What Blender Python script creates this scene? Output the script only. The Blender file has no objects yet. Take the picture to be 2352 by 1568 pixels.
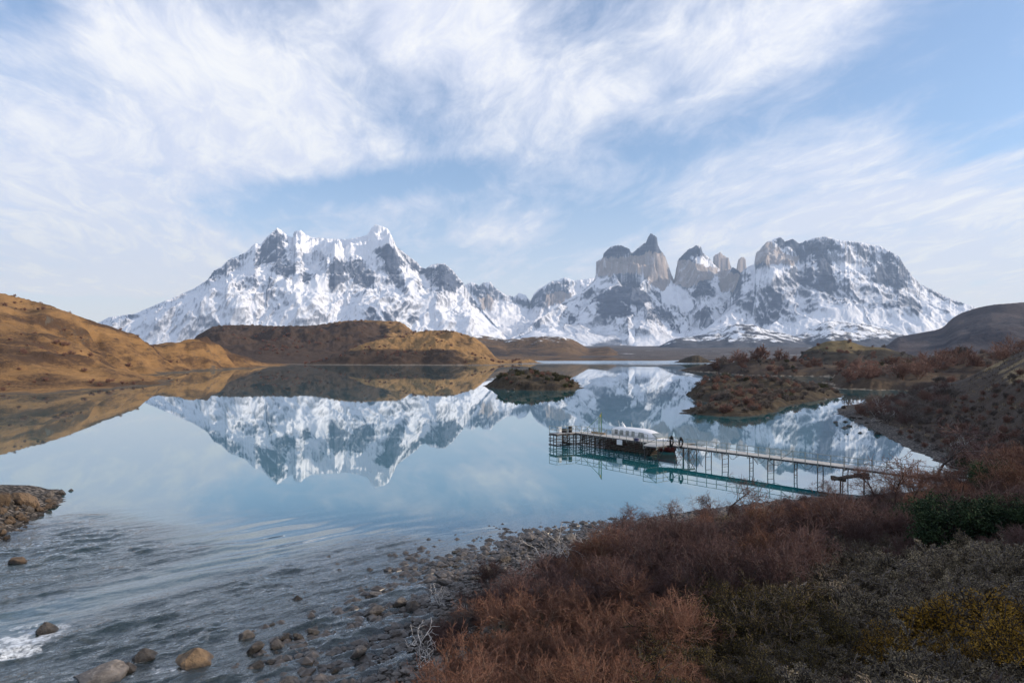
import bpy, math, random
import numpy as np
from mathutils import Vector, Matrix

C = bpy.context.scene.collection
R = math.radians
PI = math.pi

# ------------------------------------------------------------------ camera, sky, sun, exposure
CAMZ, F, CX, HY = 13.0, 1568.0, 1176.0, 816.0       # eye height (m), focal length and centre in photo units
cam_d = bpy.data.cameras.new('camera')
cam = bpy.data.objects.new('camera', cam_d)
C.objects.link(cam)
cam.location = (0, 0, CAMZ)
cam.rotation_euler = (R(90), 0, 0)
cam_d.sensor_width = 36
cam_d.lens = 24.0
cam_d.shift_y = 32.0 / 2352
cam_d.clip_start = 0.2
cam_d.clip_end = 90000
bpy.context.scene.camera = cam

SUN_AZ, SUN_EL = R(94), R(19)                       # clockwise from the view direction, above the horizon
SKY_STRENGTH = 0.15
SUN_STRENGTH = 5.0
HAZE = 3.1e-5
sun_d = bpy.data.lights.new('sun', 'SUN')
sun_d.energy = SUN_STRENGTH
sun_d.angle = R(0.6)
sun_d.color = (1.0, 0.84, 0.66)
sun = bpy.data.objects.new('sun', sun_d)
C.objects.link(sun)
sdir = Vector((math.sin(SUN_AZ) * math.cos(SUN_EL), math.cos(SUN_AZ) * math.cos(SUN_EL), math.sin(SUN_EL)))
sun.rotation_euler = sdir.to_track_quat('Z', 'Y').to_euler()

scn = bpy.context.scene
scn.view_settings.view_transform = 'Standard'
scn.view_settings.look = 'None'
scn.view_settings.exposure = 0.30
scn.view_settings.gamma = 1.0
scn.view_settings.use_curve_mapping = False
scn.render.engine = 'CYCLES'
cy = scn.cycles
cy.use_denoising = True
try:
    cy.denoiser = 'OPENIMAGEDENOISE'
except Exception:
    pass
cy.max_bounces = 6
cy.diffuse_bounces = 2
cy.glossy_bounces = 3
cy.transmission_bounces = 3
cy.transparent_max_bounces = 8
cy.volume_bounces = 0
cy.caustics_reflective = False
cy.caustics_refractive = False
cy.sample_clamp_indirect = 4.0
cy.sample_clamp_direct = 8.0


class NT:
    """small helper that writes shader nodes as expressions"""
    def __init__(self, tree):
        self.t = tree
        tree.nodes.clear()
        self.n = 0

    def node(self, kind, **kw):
        nd = self.t.nodes.new(kind)
        nd.location = (self.n % 30 * 180, -(self.n // 30) * 260)
        self.n += 1
        for k, v in kw.items():
            setattr(nd, k, v)
        return nd

    def put(self, sock, v):
        if v is None:
            return
        if hasattr(v, 'is_linked') or hasattr(v, 'links'):
            self.t.links.new(v, sock)
        else:
            if sock.type == 'RGBA' and len(v) == 3:
                v = (*v, 1)
            sock.default_value = v

    def m(self, op, a, b=None, c=None, clamp=False):
        nd = self.node('ShaderNodeMath', operation=op, use_clamp=clamp)
        self.put(nd.inputs[0], a)
        self.put(nd.inputs[1], b)
        self.put(nd.inputs[2], c)
        return nd.outputs[0]

    def v(self, op, a, b=None, scale=None):
        nd = self.node('ShaderNodeVectorMath', operation=op)
        self.put(nd.inputs[0], a)
        self.put(nd.inputs[1], b)
        if scale is not None:
            self.put(nd.inputs['Scale'], scale)
        return nd.outputs['Value'] if op in ('LENGTH', 'DOT_PRODUCT', 'DISTANCE') else nd.outputs['Vector']

    def xyz(self, x, y, z):
        nd = self.node('ShaderNodeCombineXYZ')
        self.put(nd.inputs[0], x)
        self.put(nd.inputs[1], y)
        self.put(nd.inputs[2], z)
        return nd.outputs[0]

    def sep(self, v):
        nd = self.node('ShaderNodeSeparateXYZ')
        self.put(nd.inputs[0], v)
        return nd.outputs

    def noise(self, vec, scale=5.0, detail=5.0, rough=0.55, distort=0.0, out='Fac'):
        nd = self.node('ShaderNodeTexNoise')
        self.put(nd.inputs['Vector'], vec)
        self.put(nd.inputs['Scale'], scale)
        self.put(nd.inputs['Detail'], detail)
        self.put(nd.inputs['Roughness'], rough)
        self.put(nd.inputs['Distortion'], distort)
        return nd.outputs[out]

    def ramp(self, x, a, b, lo=0.0, hi=1.0, smooth=True):
        nd = self.node('ShaderNodeMapRange')
        nd.interpolation_type = 'SMOOTHSTEP' if smooth else 'LINEAR'
        self.put(nd.inputs['Value'], x)
        self.put(nd.inputs['From Min'], a)
        self.put(nd.inputs['From Max'], b)
        self.put(nd.inputs['To Min'], lo)
        self.put(nd.inputs['To Max'], hi)
        return nd.outputs[0]

    def mix(self, f, a, b, mode='MIX'):
        nd = self.node('ShaderNodeMix', data_type='RGBA', blend_type=mode)
        self.put(nd.inputs[0], f)
        self.put(nd.inputs[6], a)
        self.put(nd.inputs[7], b)
        return nd.outputs[2]

    def attr(self, name, out='Fac'):
        nd = self.node('ShaderNodeAttribute', attribute_name=name)
        return nd.outputs[out]

    def pos(self):
        return self.node('ShaderNodeNewGeometry').outputs['Position']

    def objco(self):
        return self.node('ShaderNodeTexCoord').outputs['Object']

    def rnd(self):
        return self.node('ShaderNodeObjectInfo').outputs['Random']

    def bump(self, h, strength=0.5, dist=0.1):
        nd = self.node('ShaderNodeBump')
        self.put(nd.inputs['Height'], h)
        nd.inputs['Strength'].default_value = strength
        nd.inputs['Distance'].default_value = dist
        return nd.outputs[0]


# ---- the sky: Nishita blue with thin high cloud streaming over it
world = bpy.data.worlds.new('World')
scn.world = world
world.use_nodes = True
w = NT(world.node_tree)
sky = w.node('ShaderNodeTexSky')
sky.sky_type = 'NISHITA'
sky.sun_disc = False
sky.sun_elevation = SUN_EL
sky.sun_rotation = SUN_AZ
sky.altitude = 100
sky.air_density = 1.0
sky.dust_density = 0.6
sky.ozone_density = 2.0
D = w.node('ShaderNodeTexCoord').outputs['Generated']
dx, dy, dz = w.sep(D)
zz = w.m('ADD', w.m('MAXIMUM', dz, 0.0), 0.14)
pl = w.xyz(w.m('DIVIDE', dx, zz), w.m('DIVIDE', dy, zz), 0.0)          # the cloud sheet seen in perspective
yy = w.m('MAXIMUM', w.m('ABSOLUTE', dy), 0.12)
ae = w.xyz(w.m('DIVIDE', dx, yy), w.m('DIVIDE', w.m('MAXIMUM', dz, 0.0), yy), 0.0)
warp = w.noise(w.v('MULTIPLY', pl, (0.9, 0.7, 1)), 1.1, 3, 0.5, out='Color')
plw = w.v('ADD', pl, w.v('SCALE', w.v('SUBTRACT', warp, (0.5, 0.5, 0.5)), scale=0.55))
rot = w.node('ShaderNodeVectorRotate', rotation_type='Z_AXIS')
w.put(rot.inputs['Vector'], plw)
rot.inputs['Angle'].default_value = R(-12)
plr = rot.outputs[0]
n_str = w.noise(w.v('MULTIPLY', plr, (1.9, 0.85, 1)), 1.3, 12, 0.66, 0.25)
n_fine = w.noise(w.v('MULTIPLY', plr, (5.2, 2.2, 1)), 1.6, 12, 0.70, 0.5)
n_big = w.noise(w.v('MULTIPLY', plw, (0.9, 0.6, 1)), 1.0, 4, 0.5)


def blob(px, py, rx, ry, wgt, ang=0.0):
    """a place in the sky (seen from the lake) where the cloud is thicker (wgt > 0) or opens (wgt < 0)"""
    a0, e0 = (px - CX) / F, (HY - py) / F
    d = w.v('SUBTRACT', ae, (a0, e0, 0))
    d = w.v('ADD', d, w.v('SCALE', w.v('SUBTRACT', warp, (0.5, 0.5, 0.5)), scale=0.16))
    if ang:
        r_ = w.node('ShaderNodeVectorRotate', rotation_type='Z_AXIS')
        w.put(r_.inputs['Vector'], d)
        r_.inputs['Angle'].default_value = R(-ang)
        d = r_.outputs[0]
    d = w.v('MULTIPLY', d, (F / rx, F / ry, 0))
    return w.m('MULTIPLY', w.ramp(w.v('LENGTH', d), 1.0, 0.0), wgt)


BLOBS = [(420, 180, 620, 300, 0.30, -25), (1020, 70, 330, 190, 0.36, 0), (150, 420, 420, 230, 0.34, 0),
         (640, 270, 240, 170, 0.22, -30), (330, 585, 560, 110, 0.30, 0), (2050, 440, 620, 150, 0.36, 8),
         (1500, 560, 500, 90, 0.16, 0), (2200, 610, 420, 130, 0.42, 0), (1780, 90, 420, 130, 0.12, 15),
         (1300, 180, 380, 140, 0.16, -20), (80, 640, 220, 60, 0.25, 0),
         (930, 420, 460, 90, -0.34, 8), (2270, 170, 420, 330, -0.34, 25), (1280, 480, 330, 110, -0.20, 0),
         (1560, 300, 380, 130, -0.18, 10), (30, 40, 260, 130, -0.22, 0), (200, 690, 260, 50, -0.30, 0),
         (1950, 190, 200, 120, -0.16, 20), (620, 440, 250, 50, -0.14, 0)]
bl = None
for b_ in BLOBS:
    o_ = blob(*b_)
    bl = o_ if bl is None else w.m('ADD', bl, o_)
dens = w.m('ADD', w.m('MULTIPLY', n_str, 0.95), w.m('MULTIPLY', n_fine, 0.46))
dens = w.m('ADD', dens, w.m('MULTIPLY', n_big, 0.35))
dens = w.m('ADD', dens, bl)
cov = w.ramp(dens, 0.62, 1.10)
low = w.ramp(dz, 0.27, 0.0)                                             # more air, more veil towards the horizon
cov = w.m('MAXIMUM', cov, w.m('MULTIPLY', low, 0.95))
warm = w.m('MAXIMUM', w.ramp(dx, -0.2, 0.75), w.m('MULTIPLY', w.ramp(dx, -0.05, -0.5), .85))
c_shade = (0.68, 0.71, 0.83)
c_lit = w.mix(w.m('MULTIPLY', low, 0.8), (0.91, 0.90, 0.885), w.mix(warm, (0.93, 0.91, 0.88), (1.04, 0.95, 0.80)))
lit = w.ramp(w.m('ADD', n_fine, w.m('MULTIPLY', n_big, 0.5)), 0.56, 0.92)
lit = w.m('MAXIMUM', w.m('MULTIPLY', lit, w.ramp(dens, 0.75, 1.2)), w.m('MULTIPLY', low, 0.75))
c_cloud = w.mix(lit, c_shade, c_lit)
blue = w.v('SCALE', sky.outputs[0], scale=SKY_STRENGTH)
blue = w.v('MULTIPLY', blue, (0.90, 0.98, 1.07))
cov = w.m('ADD', 0.06, w.m('MULTIPLY', cov, 0.88))
colr = w.mix(cov, blue, c_cloud)
bg = w.node('ShaderNodeBackground')
w.put(bg.inputs['Color'], colr)
bg.inputs['Strength'].default_value = 1.0
w.t.links.new(bg.outputs[0], w.node('ShaderNodeOutputWorld').inputs[0])

# ------------------------------------------------------------------ helpers: tags, meshes, noise


def tag(o, label=None, cat=None, group=None, kind=None):
    if label: o['label'] = label
    if cat: o['category'] = cat
    if group: o['group'] = group
    if kind: o['kind'] = kind
    return o


def empty(name, loc=(0, 0, 0), rz=0.0, parent=None):
    o = bpy.data.objects.new(name, None)
    C.objects.link(o)
    o.location = loc
    o.rotation_euler = (0, 0, rz)
    o.empty_display_size = 0.3
    if parent: o.parent = parent
    return o


def mesh_np(name, V, Fc, mats=(), smooth=False, attrs=None, fmat=None):
    """V (n,3); Fc (m,k) integer array with k = 3 or 4"""
    me = bpy.data.meshes.new(name)
    V = np.ascontiguousarray(V, np.float32)
    Fc = np.ascontiguousarray(Fc, np.int32)
    k = Fc.shape[1]
    me.vertices.add(len(V))
    me.vertices.foreach_set('co', V.ravel())
    me.loops.add(Fc.size)
    me.loops.foreach_set('vertex_index', Fc.ravel())
    me.polygons.add(len(Fc))
    me.polygons.foreach_set('loop_start', np.arange(len(Fc), dtype=np.int32) * k)
    me.polygons.foreach_set('loop_total', np.full(len(Fc), k, np.int32))
    if fmat is not None:
        me.polygons.foreach_set('material_index', np.ascontiguousarray(fmat, np.int32))
    me.update(calc_edges=True)
    me.polygons.foreach_set('use_smooth', np.full(len(Fc), smooth, bool))
    for a, val in (attrs or {}).items():
        val = np.ascontiguousarray(val, np.float32)
        at = me.attributes.new(a, 'FLOAT', 'POINT')
        at.data.foreach_set('value', val.ravel())
    for m_ in mats:
        me.materials.append(m_)
    return me


def obj(name, me, parent=None, loc=None):
    o = bpy.data.objects.new(name, me)
    C.objects.link(o)
    if parent: o.parent = parent
    if loc is not None: o.location = loc
    return o


def dup(root, loc, rz=0.0, scale=1.0):
    r = root.copy()
    C.objects.link(r)
    r.location = loc
    r.rotation_euler = (0, 0, rz)
    r.scale = scale if isinstance(scale, tuple) else (scale, scale, scale)
    for ch in root.children:
        c = ch.copy()
        C.objects.link(c)
        c.parent = r
        for g in ch.children:
            d = g.copy()
            C.objects.link(d)
            d.parent = c
    return r


class MB:
    """collects boxes, bars and tubes into one mesh"""
    def __init__(self):
        self.v, self.f = [], []

    def _add(self, vs, fs):
        n = len(self.v)
        self.v += [tuple(p) for p in vs]
        self.f += [[i + n for i in f] for f in fs]

    def box(self, c, s, rz=0.0, taper=1.0):
        ca, sa = math.cos(rz), math.sin(rz)
        vs = []
        for dz_ in (-.5, .5):
            k = taper if dz_ > 0 else 1.0
            for a, b in ((-.5, -.5), (.5, -.5), (.5, .5), (-.5, .5)):
                x_, y_ = a * s[0] * k, b * s[1] * k
                vs.append((c[0] + x_ * ca - y_ * sa, c[1] + x_ * sa + y_ * ca, c[2] + dz_ * s[2]))
        self._add(vs, [[3, 2, 1, 0], [4, 5, 6, 7], [0, 1, 5, 4], [1, 2, 6, 5], [2, 3, 7, 6], [3, 0, 4, 7]])

    def bar(self, p, q, wd, ht=None):
        ht = ht or wd
        p, q = Vector(p), Vector(q)
        d = (q - p).normalized()
        up = Vector((0, 0, 1)) if abs(d.z) < .98 else Vector((0, 1, 0))
        s = d.cross(up).normalized()
        u = s.cross(d)
        vs = [a + s * (i * wd / 2) + u * (j * ht / 2) for a in (p, q) for i, j in ((-1, -1), (1, -1), (1, 1), (-1, 1))]
        self._add(vs, [[3, 2, 1, 0], [4, 5, 6, 7], [0, 1, 5, 4], [1, 2, 6, 5], [2, 3, 7, 6], [3, 0, 4, 7]])

    def tube(self, pts, r, n=6):
        pts = [Vector(p) for p in pts]
        rs = r if isinstance(r, (list, tuple)) else [r] * len(pts)
        rings = []
        for i, p in enumerate(pts):
            d = (pts[min(i + 1, len(pts) - 1)] - pts[max(i - 1, 0)]).normalized()
            up = Vector((0, 0, 1)) if abs(d.z) < .95 else Vector((0, 1, 0))
            s = d.cross(up).normalized()
            u = s.cross(d)
            rings.append([p + (s * math.cos(2 * PI * k / n) + u * math.sin(2 * PI * k / n)) * rs[i] for k in range(n)])
        vs = [q for rg in rings for q in rg]
        fs = [[i * n + k, i * n + (k + 1) % n, (i + 1) * n + (k + 1) % n, (i + 1) * n + k]
              for i in range(len(pts) - 1) for k in range(n)]
        fs += [list(range(n - 1, -1, -1)), [(len(pts) - 1) * n + k for k in range(n)]]
        self._add(vs, fs)

    def loft(self, rings, close=True, caps=True):
        n = len(rings[0])
        vs = [q for rg in rings for q in rg]
        kk = n if close else n - 1
        fs = [[i * n + k, i * n + (k + 1) % n, (i + 1) * n + (k + 1) % n, (i + 1) * n + k]
              for i in range(len(rings) - 1) for k in range(kk)]
        if caps:
            fs += [list(range(n - 1, -1, -1)), [(len(rings) - 1) * n + k for k in range(n)]]
        self._add(vs, fs)

    def prism(self, poly, z0, z1):
        n = len(poly)
        vs = [(p[0], p[1], z0) for p in poly] + [(p[0], p[1], z1) for p in poly]
        fs = [list(range(n - 1, -1, -1)), list(range(n, 2 * n))]
        fs += [[i, (i + 1) % n, n + (i + 1) % n, n + i] for i in range(n)]
        self._add(vs, fs)

    def build(self, name, mat, parent=None, smooth=False, loc=None):
        me = bpy.data.meshes.new(name)
        me.from_pydata(self.v, [], self.f)
        me.update()
        if smooth:
            me.polygons.foreach_set('use_smooth', [True] * len(me.polygons))
        me.materials.append(mat)
        return obj(name, me, parent, loc)


_rs = np.random.RandomState(7)
_perm = np.tile(_rs.permutation(512), 3).astype(np.int64)
_gx = np.cos(np.linspace(0, 2 * PI, 512, endpoint=False))
_gy = np.sin(np.linspace(0, 2 * PI, 512, endpoint=False))


def perlin(x, y, seed=0):
    x = np.asarray(x, float) + seed * 17.31
    y = np.asarray(y, float) - seed * 9.77
    xi, yi = np.floor(x).astype(np.int64), np.floor(y).astype(np.int64)
    fx, fy = x - xi, y - yi
    xi &= 511
    yi &= 511

    def g(ix, iy, ax, ay):
        h = _perm[_perm[ix] + iy]
        return _gx[h] * ax + _gy[h] * ay
    u, v_ = fx * fx * fx * (fx * (fx * 6 - 15) + 10), fy * fy * fy * (fy * (fy * 6 - 15) + 10)
    a = g(xi, yi, fx, fy)
    b = g(xi + 1, yi, fx - 1, fy)
    c = g(xi, yi + 1, fx, fy - 1)
    d = g(xi + 1, yi + 1, fx - 1, fy - 1)
    return 1.4 * ((a + (b - a) * u) * (1 - v_) + (c + (d - c) * u) * v_)


def fbm(x, y, octv=5, gain=.5, seed=0):
    t, a, f = 0, 1.0, 1.0
    for i in range(octv):
        t = t + a * perlin(x * f, y * f, seed + i * 3)
        a *= gain
        f *= 2.03
    return t


def ridged(x, y, octv=6, gain=.52, seed=0):
    t, a, f, wgt = 0, 1.0, 1.0, 1.0
    for i in range(octv):
        n = 1 - np.abs(perlin(x * f, y * f, seed + i * 5))
        n = n * n
        t = t + a * n * wgt
        wgt = np.clip(n * 1.6, 0, 1)
        a *= gain
        f *= 2.07
    return t


def sstep(a, b, x):
    t = np.clip((np.asarray(x, float) - a) / (b - a), 0, 1)
    return t * t * (3 - 2 * t)


def seg_dist(x, y, ax, ay, bx, by):
    dx_, dy_ = bx - ax, by - ay
    t = np.clip(((x - ax) * dx_ + (y - ay) * dy_) / max(dx_ * dx_ + dy_ * dy_, 1e-9), 0, 1)
    return np.hypot(x - ax - t * dx_, y - ay - t * dy_), t


def poly_sd(x, y, poly):
    """signed distance, positive inside the closed polygon"""
    x = np.asarray(x, float)
    y = np.asarray(y, float)
    d = np.full(x.shape, 1e9)
    ins = np.zeros(x.shape, bool)
    n = len(poly)
    for i in range(n):
        ax, ay = poly[i]
        bx, by = poly[(i + 1) % n]
        e, _ = seg_dist(x, y, ax, ay, bx, by)
        d = np.minimum(d, e)
        if ay != by:
            c = ((ay > y) != (by > y)) & (x < (bx - ax) * (y - ay) / (by - ay) + ax)
            ins ^= c
    return np.where(ins, d, -d)


def W(px, Y): return ((px - CX) / F * Y, Y)                            # photo column at a distance -> ground point
def Z(py, Y): return CAMZ - (py - HY) / F * Y                          # photo row at a distance -> height


def grid_faces(nr, nc):
    i = np.arange(nr - 1)[:, None] * nc + np.arange(nc - 1)[None, :]
    return np.stack([i, i + 1, i + nc + 1, i + nc], -1).reshape(-1, 4)


def ridge_height(X, Y, lines, flow=False):
    """lines: (points (px, py, Y), reach, power): ground falls away from a ridge line in a concave sweep.
    flow=True also returns the distance along and away from the governing ridge, the frame in which gullies run downhill"""
    h = np.full(X.shape, -50.0)
    S, Dd = np.zeros(X.shape), np.zeros(X.shape)
    for li, (pts, reach, pw) in enumerate(lines):
        P3 = [(*W(a, c), Z(b, c)) for a, b, c in pts]
        s0 = li * 7919.0
        for (ax, ay, az), (bx, by, bz) in zip(P3[:-1], P3[1:]):
            d, t = seg_dist(X, Y, ax, ay, bx, by)
            z0 = az + (bz - az) * t
            rr = reach if reach > 0 else -reach * np.maximum(z0, 1.0)
            hh = z0 * np.clip(1 - d / rr, 0, 1) ** pw
            L = math.hypot(bx - ax, by - ay)
            if flow:
                k = hh > h
                side = np.where((X - ax) * (by - ay) - (Y - ay) * (bx - ax) > 0, 0, 3000.0)
                S = np.where(k, s0 + t * L + side, S)
                Dd = np.where(k, d, Dd)
            h = np.maximum(h, hh)
            s0 += L
    return (h, S, Dd) if flow else h


# ------------------------------------------------------------------ materials

def new_mat(name):
    m = bpy.data.materials.new(name)
    m.use_nodes = True
    t = NT(m.node_tree)
    out = t.node('ShaderNodeOutputMaterial')
    bs = t.node('ShaderNodeBsdfPrincipled')
    t.t.links.new(bs.outputs[0], out.inputs[0])
    return m, t, bs, out


def simple(name, c1, c2=None, rough=.7, scale=4.0, bump=0.0, bdist=.02, metal=0.0, vary=0.0, spec=.4, detail=5):
    m, t, bs, out = new_mat(name)
    co = t.objco()
    n = t.noise(co, scale, detail, .6)
    col = t.mix(t.ramp(n, .32, .68), c1, c2 or tuple(x * .7 for x in c1))
    if vary:
        k = t.ramp(t.rnd(), 0, 1, 1 - vary, 1 + vary, False)
        col = t.v('SCALE', col, scale=k)
    t.put(bs.inputs['Base Color'], col)
    bs.inputs['Roughness'].default_value = rough
    bs.inputs['Metallic'].default_value = metal
    bs.inputs['Specular IOR Level'].default_value = spec
    if bump:
        t.put(bs.inputs['Normal'], t.bump(n, bump, bdist))
    return m


def mat_mountain():
    m, t, bs, out = new_mat('mountain_surface')
    p = t.pos()
    rock, gran = t.attr('rock'), t.attr('granite')
    s1 = t.noise(t.v('MULTIPLY', p, (1, 1, .45)), .0085, 7, .68)
    s2 = t.noise(t.v('MULTIPLY', p, (1, 1, .6)), .045, 5, .65)
    thr = t.m('ADD', t.m('MULTIPLY', t.m('SUBTRACT', s1, .5), .46), t.m('MULTIPLY', t.m('SUBTRACT', s2, .5), .42))
    f = t.ramp(t.m('ADD', rock, thr), .20, .74)
    strat = t.noise(t.v('MULTIPLY', p, (.25, .25, 2.2)), .012, 4, .6)
    dark = t.mix(t.ramp(strat, .35, .65), (.032, .046, .082), (.082, .100, .145))  # blue of haze and shade is mixed into the black slate colour
    pale = t.mix(t.ramp(t.noise(t.v('MULTIPLY', p, (1.6, 1.6, .35)), .006, 5, .6), .3, .7), (.25, .222, .212), (.365, .312, .285))
    rk = t.mix(t.ramp(t.m('ADD', gran, t.m('MULTIPLY', t.m('SUBTRACT', s1, .5), .5)), .4, .6), dark, pale)
    snow = (.80, .82, .87)
    t.put(bs.inputs['Base Color'], t.mix(f, snow, rk))
    bs.inputs['Roughness'].default_value = .75
    bs.inputs['Specular IOR Level'].default_value = .15
    t.put(bs.inputs['Normal'], t.bump(t.m('ADD', t.m('MULTIPLY', s1, 1.0), t.m('MULTIPLY', s2, .35)), .38, 40.0))
    return m


def mat_hill(name, grass1, grass2, scrub, rockc, sc=.05, cover=0.5, snow=0.0, stretch=(1, 1, 1)):
    m, t, bs, out = new_mat(name)
    p = t.v('MULTIPLY', t.pos(), stretch)
    n1 = t.noise(p, sc, 8, .62)
    n2 = t.noise(p, sc * 6, 5, .65)
    n3 = t.noise(p, sc * .22, 3, .5)
    n4 = t.noise(p, sc * 34, 4, .7)
    g = t.mix(t.ramp(t.m('ADD', t.m('MULTIPLY', n2, .55), t.m('MULTIPLY', n4, .45)), .34, .64), grass1, grass2)
    k = t.m('ADD', t.m('MULTIPLY', n1, .75), t.m('ADD', t.m('MULTIPLY', n2, .35), t.m('MULTIPLY', n3, .45)))
    k = t.m('ADD', k, t.m('MULTIPLY', t.attr('scrub'), .5))  # on some hills this mask also paints an unlit face
    k = t.m('ADD', k, t.m('MULTIPLY', t.m('SUBTRACT', n4, .5), .42))
    col = t.mix(t.ramp(k, .92 - cover * .3, 1.12 - cover * .3), g, scrub)
    col = t.mix(t.ramp(t.m('ADD', t.attr('bare'), t.m('MULTIPLY', t.m('SUBTRACT', n2, .5), .8)), .45, .75), col, rockc)
    if snow:
        s = t.ramp(t.m('ADD', n1, t.m('ADD', t.m('MULTIPLY', n2, .35), t.attr('snow'))), .78, .92)
        col = t.mix(s, col, (.86, .88, .92))
    t.put(bs.inputs['Base Color'], col)
    bs.inputs['Roughness'].default_value = .95
    bs.inputs['Specular IOR Level'].default_value = .1
    t.put(bs.inputs['Normal'], t.bump(t.m('ADD', n1, t.m('ADD', t.m('MULTIPLY', n2, .5), t.m('MULTIPLY', n4, .22))), .8, .12 / sc))
    return m


def mat_ground():
    m, t, bs, out = new_mat('shore_soil')
    p = t.pos()
    n1 = t.noise(p, .35, 7, .65)
    n2 = t.noise(p, 3.0, 6, .65)
    soil = t.mix(t.ramp(n2, .3, .7), (.030, .023, .019), (.080, .058, .044))
    tan = t.mix(t.ramp(n2, .3, .7), (.13, .095, .05), (.27, .20, .11))
    col = t.mix(t.ramp(t.m('ADD', t.attr('tan'), t.m('MULTIPLY', t.m('SUBTRACT', n1, .5), .9)), .4, .7), soil, tan)
    vor = t.node('ShaderNodeTexVoronoi')
    t.put(vor.inputs['Vector'], p)
    vor.inputs['Scale'].default_value = 3.2
    peb = t.mix(t.ramp(t.sep(vor.outputs['Color'])[0], .1, .9), (.06, .055, .05), (.22, .19, .165))
    peb = t.mix(t.ramp(vor.outputs['Distance'], .32, .62), peb, (.025, .022, .02))
    g = t.ramp(t.m('ADD', t.attr('gravel'), t.m('MULTIPLY', t.m('SUBTRACT', n1, .5), .6)), .4, .6)
    col = t.mix(g, col, peb)
    t.put(bs.inputs['Base Color'], col)
    bs.inputs['Roughness'].default_value = .9
    bs.inputs['Specular IOR Level'].default_value = .2
    hgt = t.m('ADD', n2, t.m('MULTIPLY', t.m('MULTIPLY', g, vor.outputs['Distance']), -1.5))
    t.put(bs.inputs['Normal'], t.bump(hgt, .9, .08))
    return m


def mat_water():
    m = bpy.data.materials.new('lake_water')
    m.use_nodes = True
    t = NT(m.node_tree)
    out = t.node('ShaderNodeOutputMaterial')
    p = t.pos()
    rapid, foam, shal, far = t.attr('rapid'), t.attr('foam'), t.attr('shallow'), t.attr('breeze')
    fl = t.node('ShaderNodeVectorRotate', rotation_type='Z_AXIS')
    t.put(fl.inputs['Vector'], p)
    fl.inputs['Angle'].default_value = R(-41)
    q = t.v('MULTIPLY', fl.outputs[0], (1.0, 2.2, 1))
    b1 = t.noise(q, 1.5, 5, .6, .6)
    b2 = t.noise(t.v('MULTIPLY', p, (.6, 1.5, 1)), .55, 4, .55)
    hgt = t.m('ADD', t.m('MULTIPLY', t.m('MULTIPLY', b1, rapid), .075), t.m('MULTIPLY', b2, t.m('ADD', .0008, t.m('MULTIPLY', rapid, .02))))
    nrm = t.bump(hgt, 1.0, 1.0)
    fr = t.node('ShaderNodeFresnel')
    fr.inputs['IOR'].default_value = 1.33
    t.put(fr.inputs['Normal'], nrm)
    fac = t.m('POWER', fr.outputs[0], t.m('ADD', .56, t.m('MULTIPLY', rapid, .16)))
    fac = t.m('MINIMUM', fac, .90)
    gl = t.node('ShaderNodeBsdfGlossy')
    gl.inputs['Color'].default_value = (.93, .97, 1, 1)
    t.put(gl.inputs['Roughness'], t.m('ADD', .010, t.m('MULTIPLY', far, .25)))
    t.put(gl.inputs['Normal'], nrm)
    df = t.node('ShaderNodeBsdfDiffuse')
    t.put(df.inputs['Color'], t.mix(t.ramp(rapid, .05, .6), (.011, .115, .135), (.012, .036, .036)))
    tr = t.node('ShaderNodeBsdfTransparent')
    tr.inputs['Color'].default_value = (.62, .68, .62, 1)
    body = t.node('ShaderNodeMixShader')
    t.put(body.inputs[0], shal)
    t.t.links.new(df.outputs[0], body.inputs[1])
    t.t.links.new(tr.outputs[0], body.inputs[2])
    mx = t.node('ShaderNodeMixShader')
    t.put(mx.inputs[0], fac)
    t.t.links.new(body.outputs[0], mx.inputs[1])
    t.t.links.new(gl.outputs[0], mx.inputs[2])
    fo = t.node('ShaderNodeBsdfDiffuse')
    fo.inputs['Color'].default_value = (.80, .84, .88, 1)
    fn = t.noise(t.v('MULTIPLY', fl.outputs[0], (1, 2.2, 1)), 5.0, 9, .78, 1.6)
    fm = t.node('ShaderNodeMixShader')
    t.put(fm.inputs[0], t.ramp(t.m('ADD', foam, t.m('MULTIPLY', t.m('SUBTRACT', fn, .5), 1.5)), .48, .98))
    t.t.links.new(mx.outputs[0], fm.inputs[1])
    t.t.links.new(fo.outputs[0], fm.inputs[2])
    t.t.links.new(fm.outputs[0], out.inputs[0])
    return m


def mat_rock(name, c1, c2, c3, moss=0.0):
    m, t, bs, out = new_mat(name)
    co = t.objco()
    n1 = t.noise(co, 1.7, 6, .62)
    n2 = t.noise(co, 6.0, 8, .7)
    col = t.mix(t.ramp(n1, .38, .6), c1, c2)
    col = t.mix(t.ramp(n2, .5, .72), col, c3)
    k = t.ramp(t.rnd(), 0, 1, .7, 1.3, False)
    col = t.v('SCALE', col, scale=k)
    t.put(bs.inputs['Base Color'], col)
    bs.inputs['Roughness'].default_value = .78
    wet = t.ramp(t.sep(t.pos())[2], .10, .26)
    t.put(bs.inputs['Roughness'], t.m('ADD', .38, t.m('MULTIPLY', wet, .42)))
    t.put(bs.inputs['Base Color'], t.v('SCALE', col, scale=t.m('ADD', .45, t.m('MULTIPLY', wet, .55))))
    t.put(bs.inputs['Normal'], t.bump(t.m('ADD', n1, t.m('MULTIPLY', n2, .8)), 1.0, .22))
    return m


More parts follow.
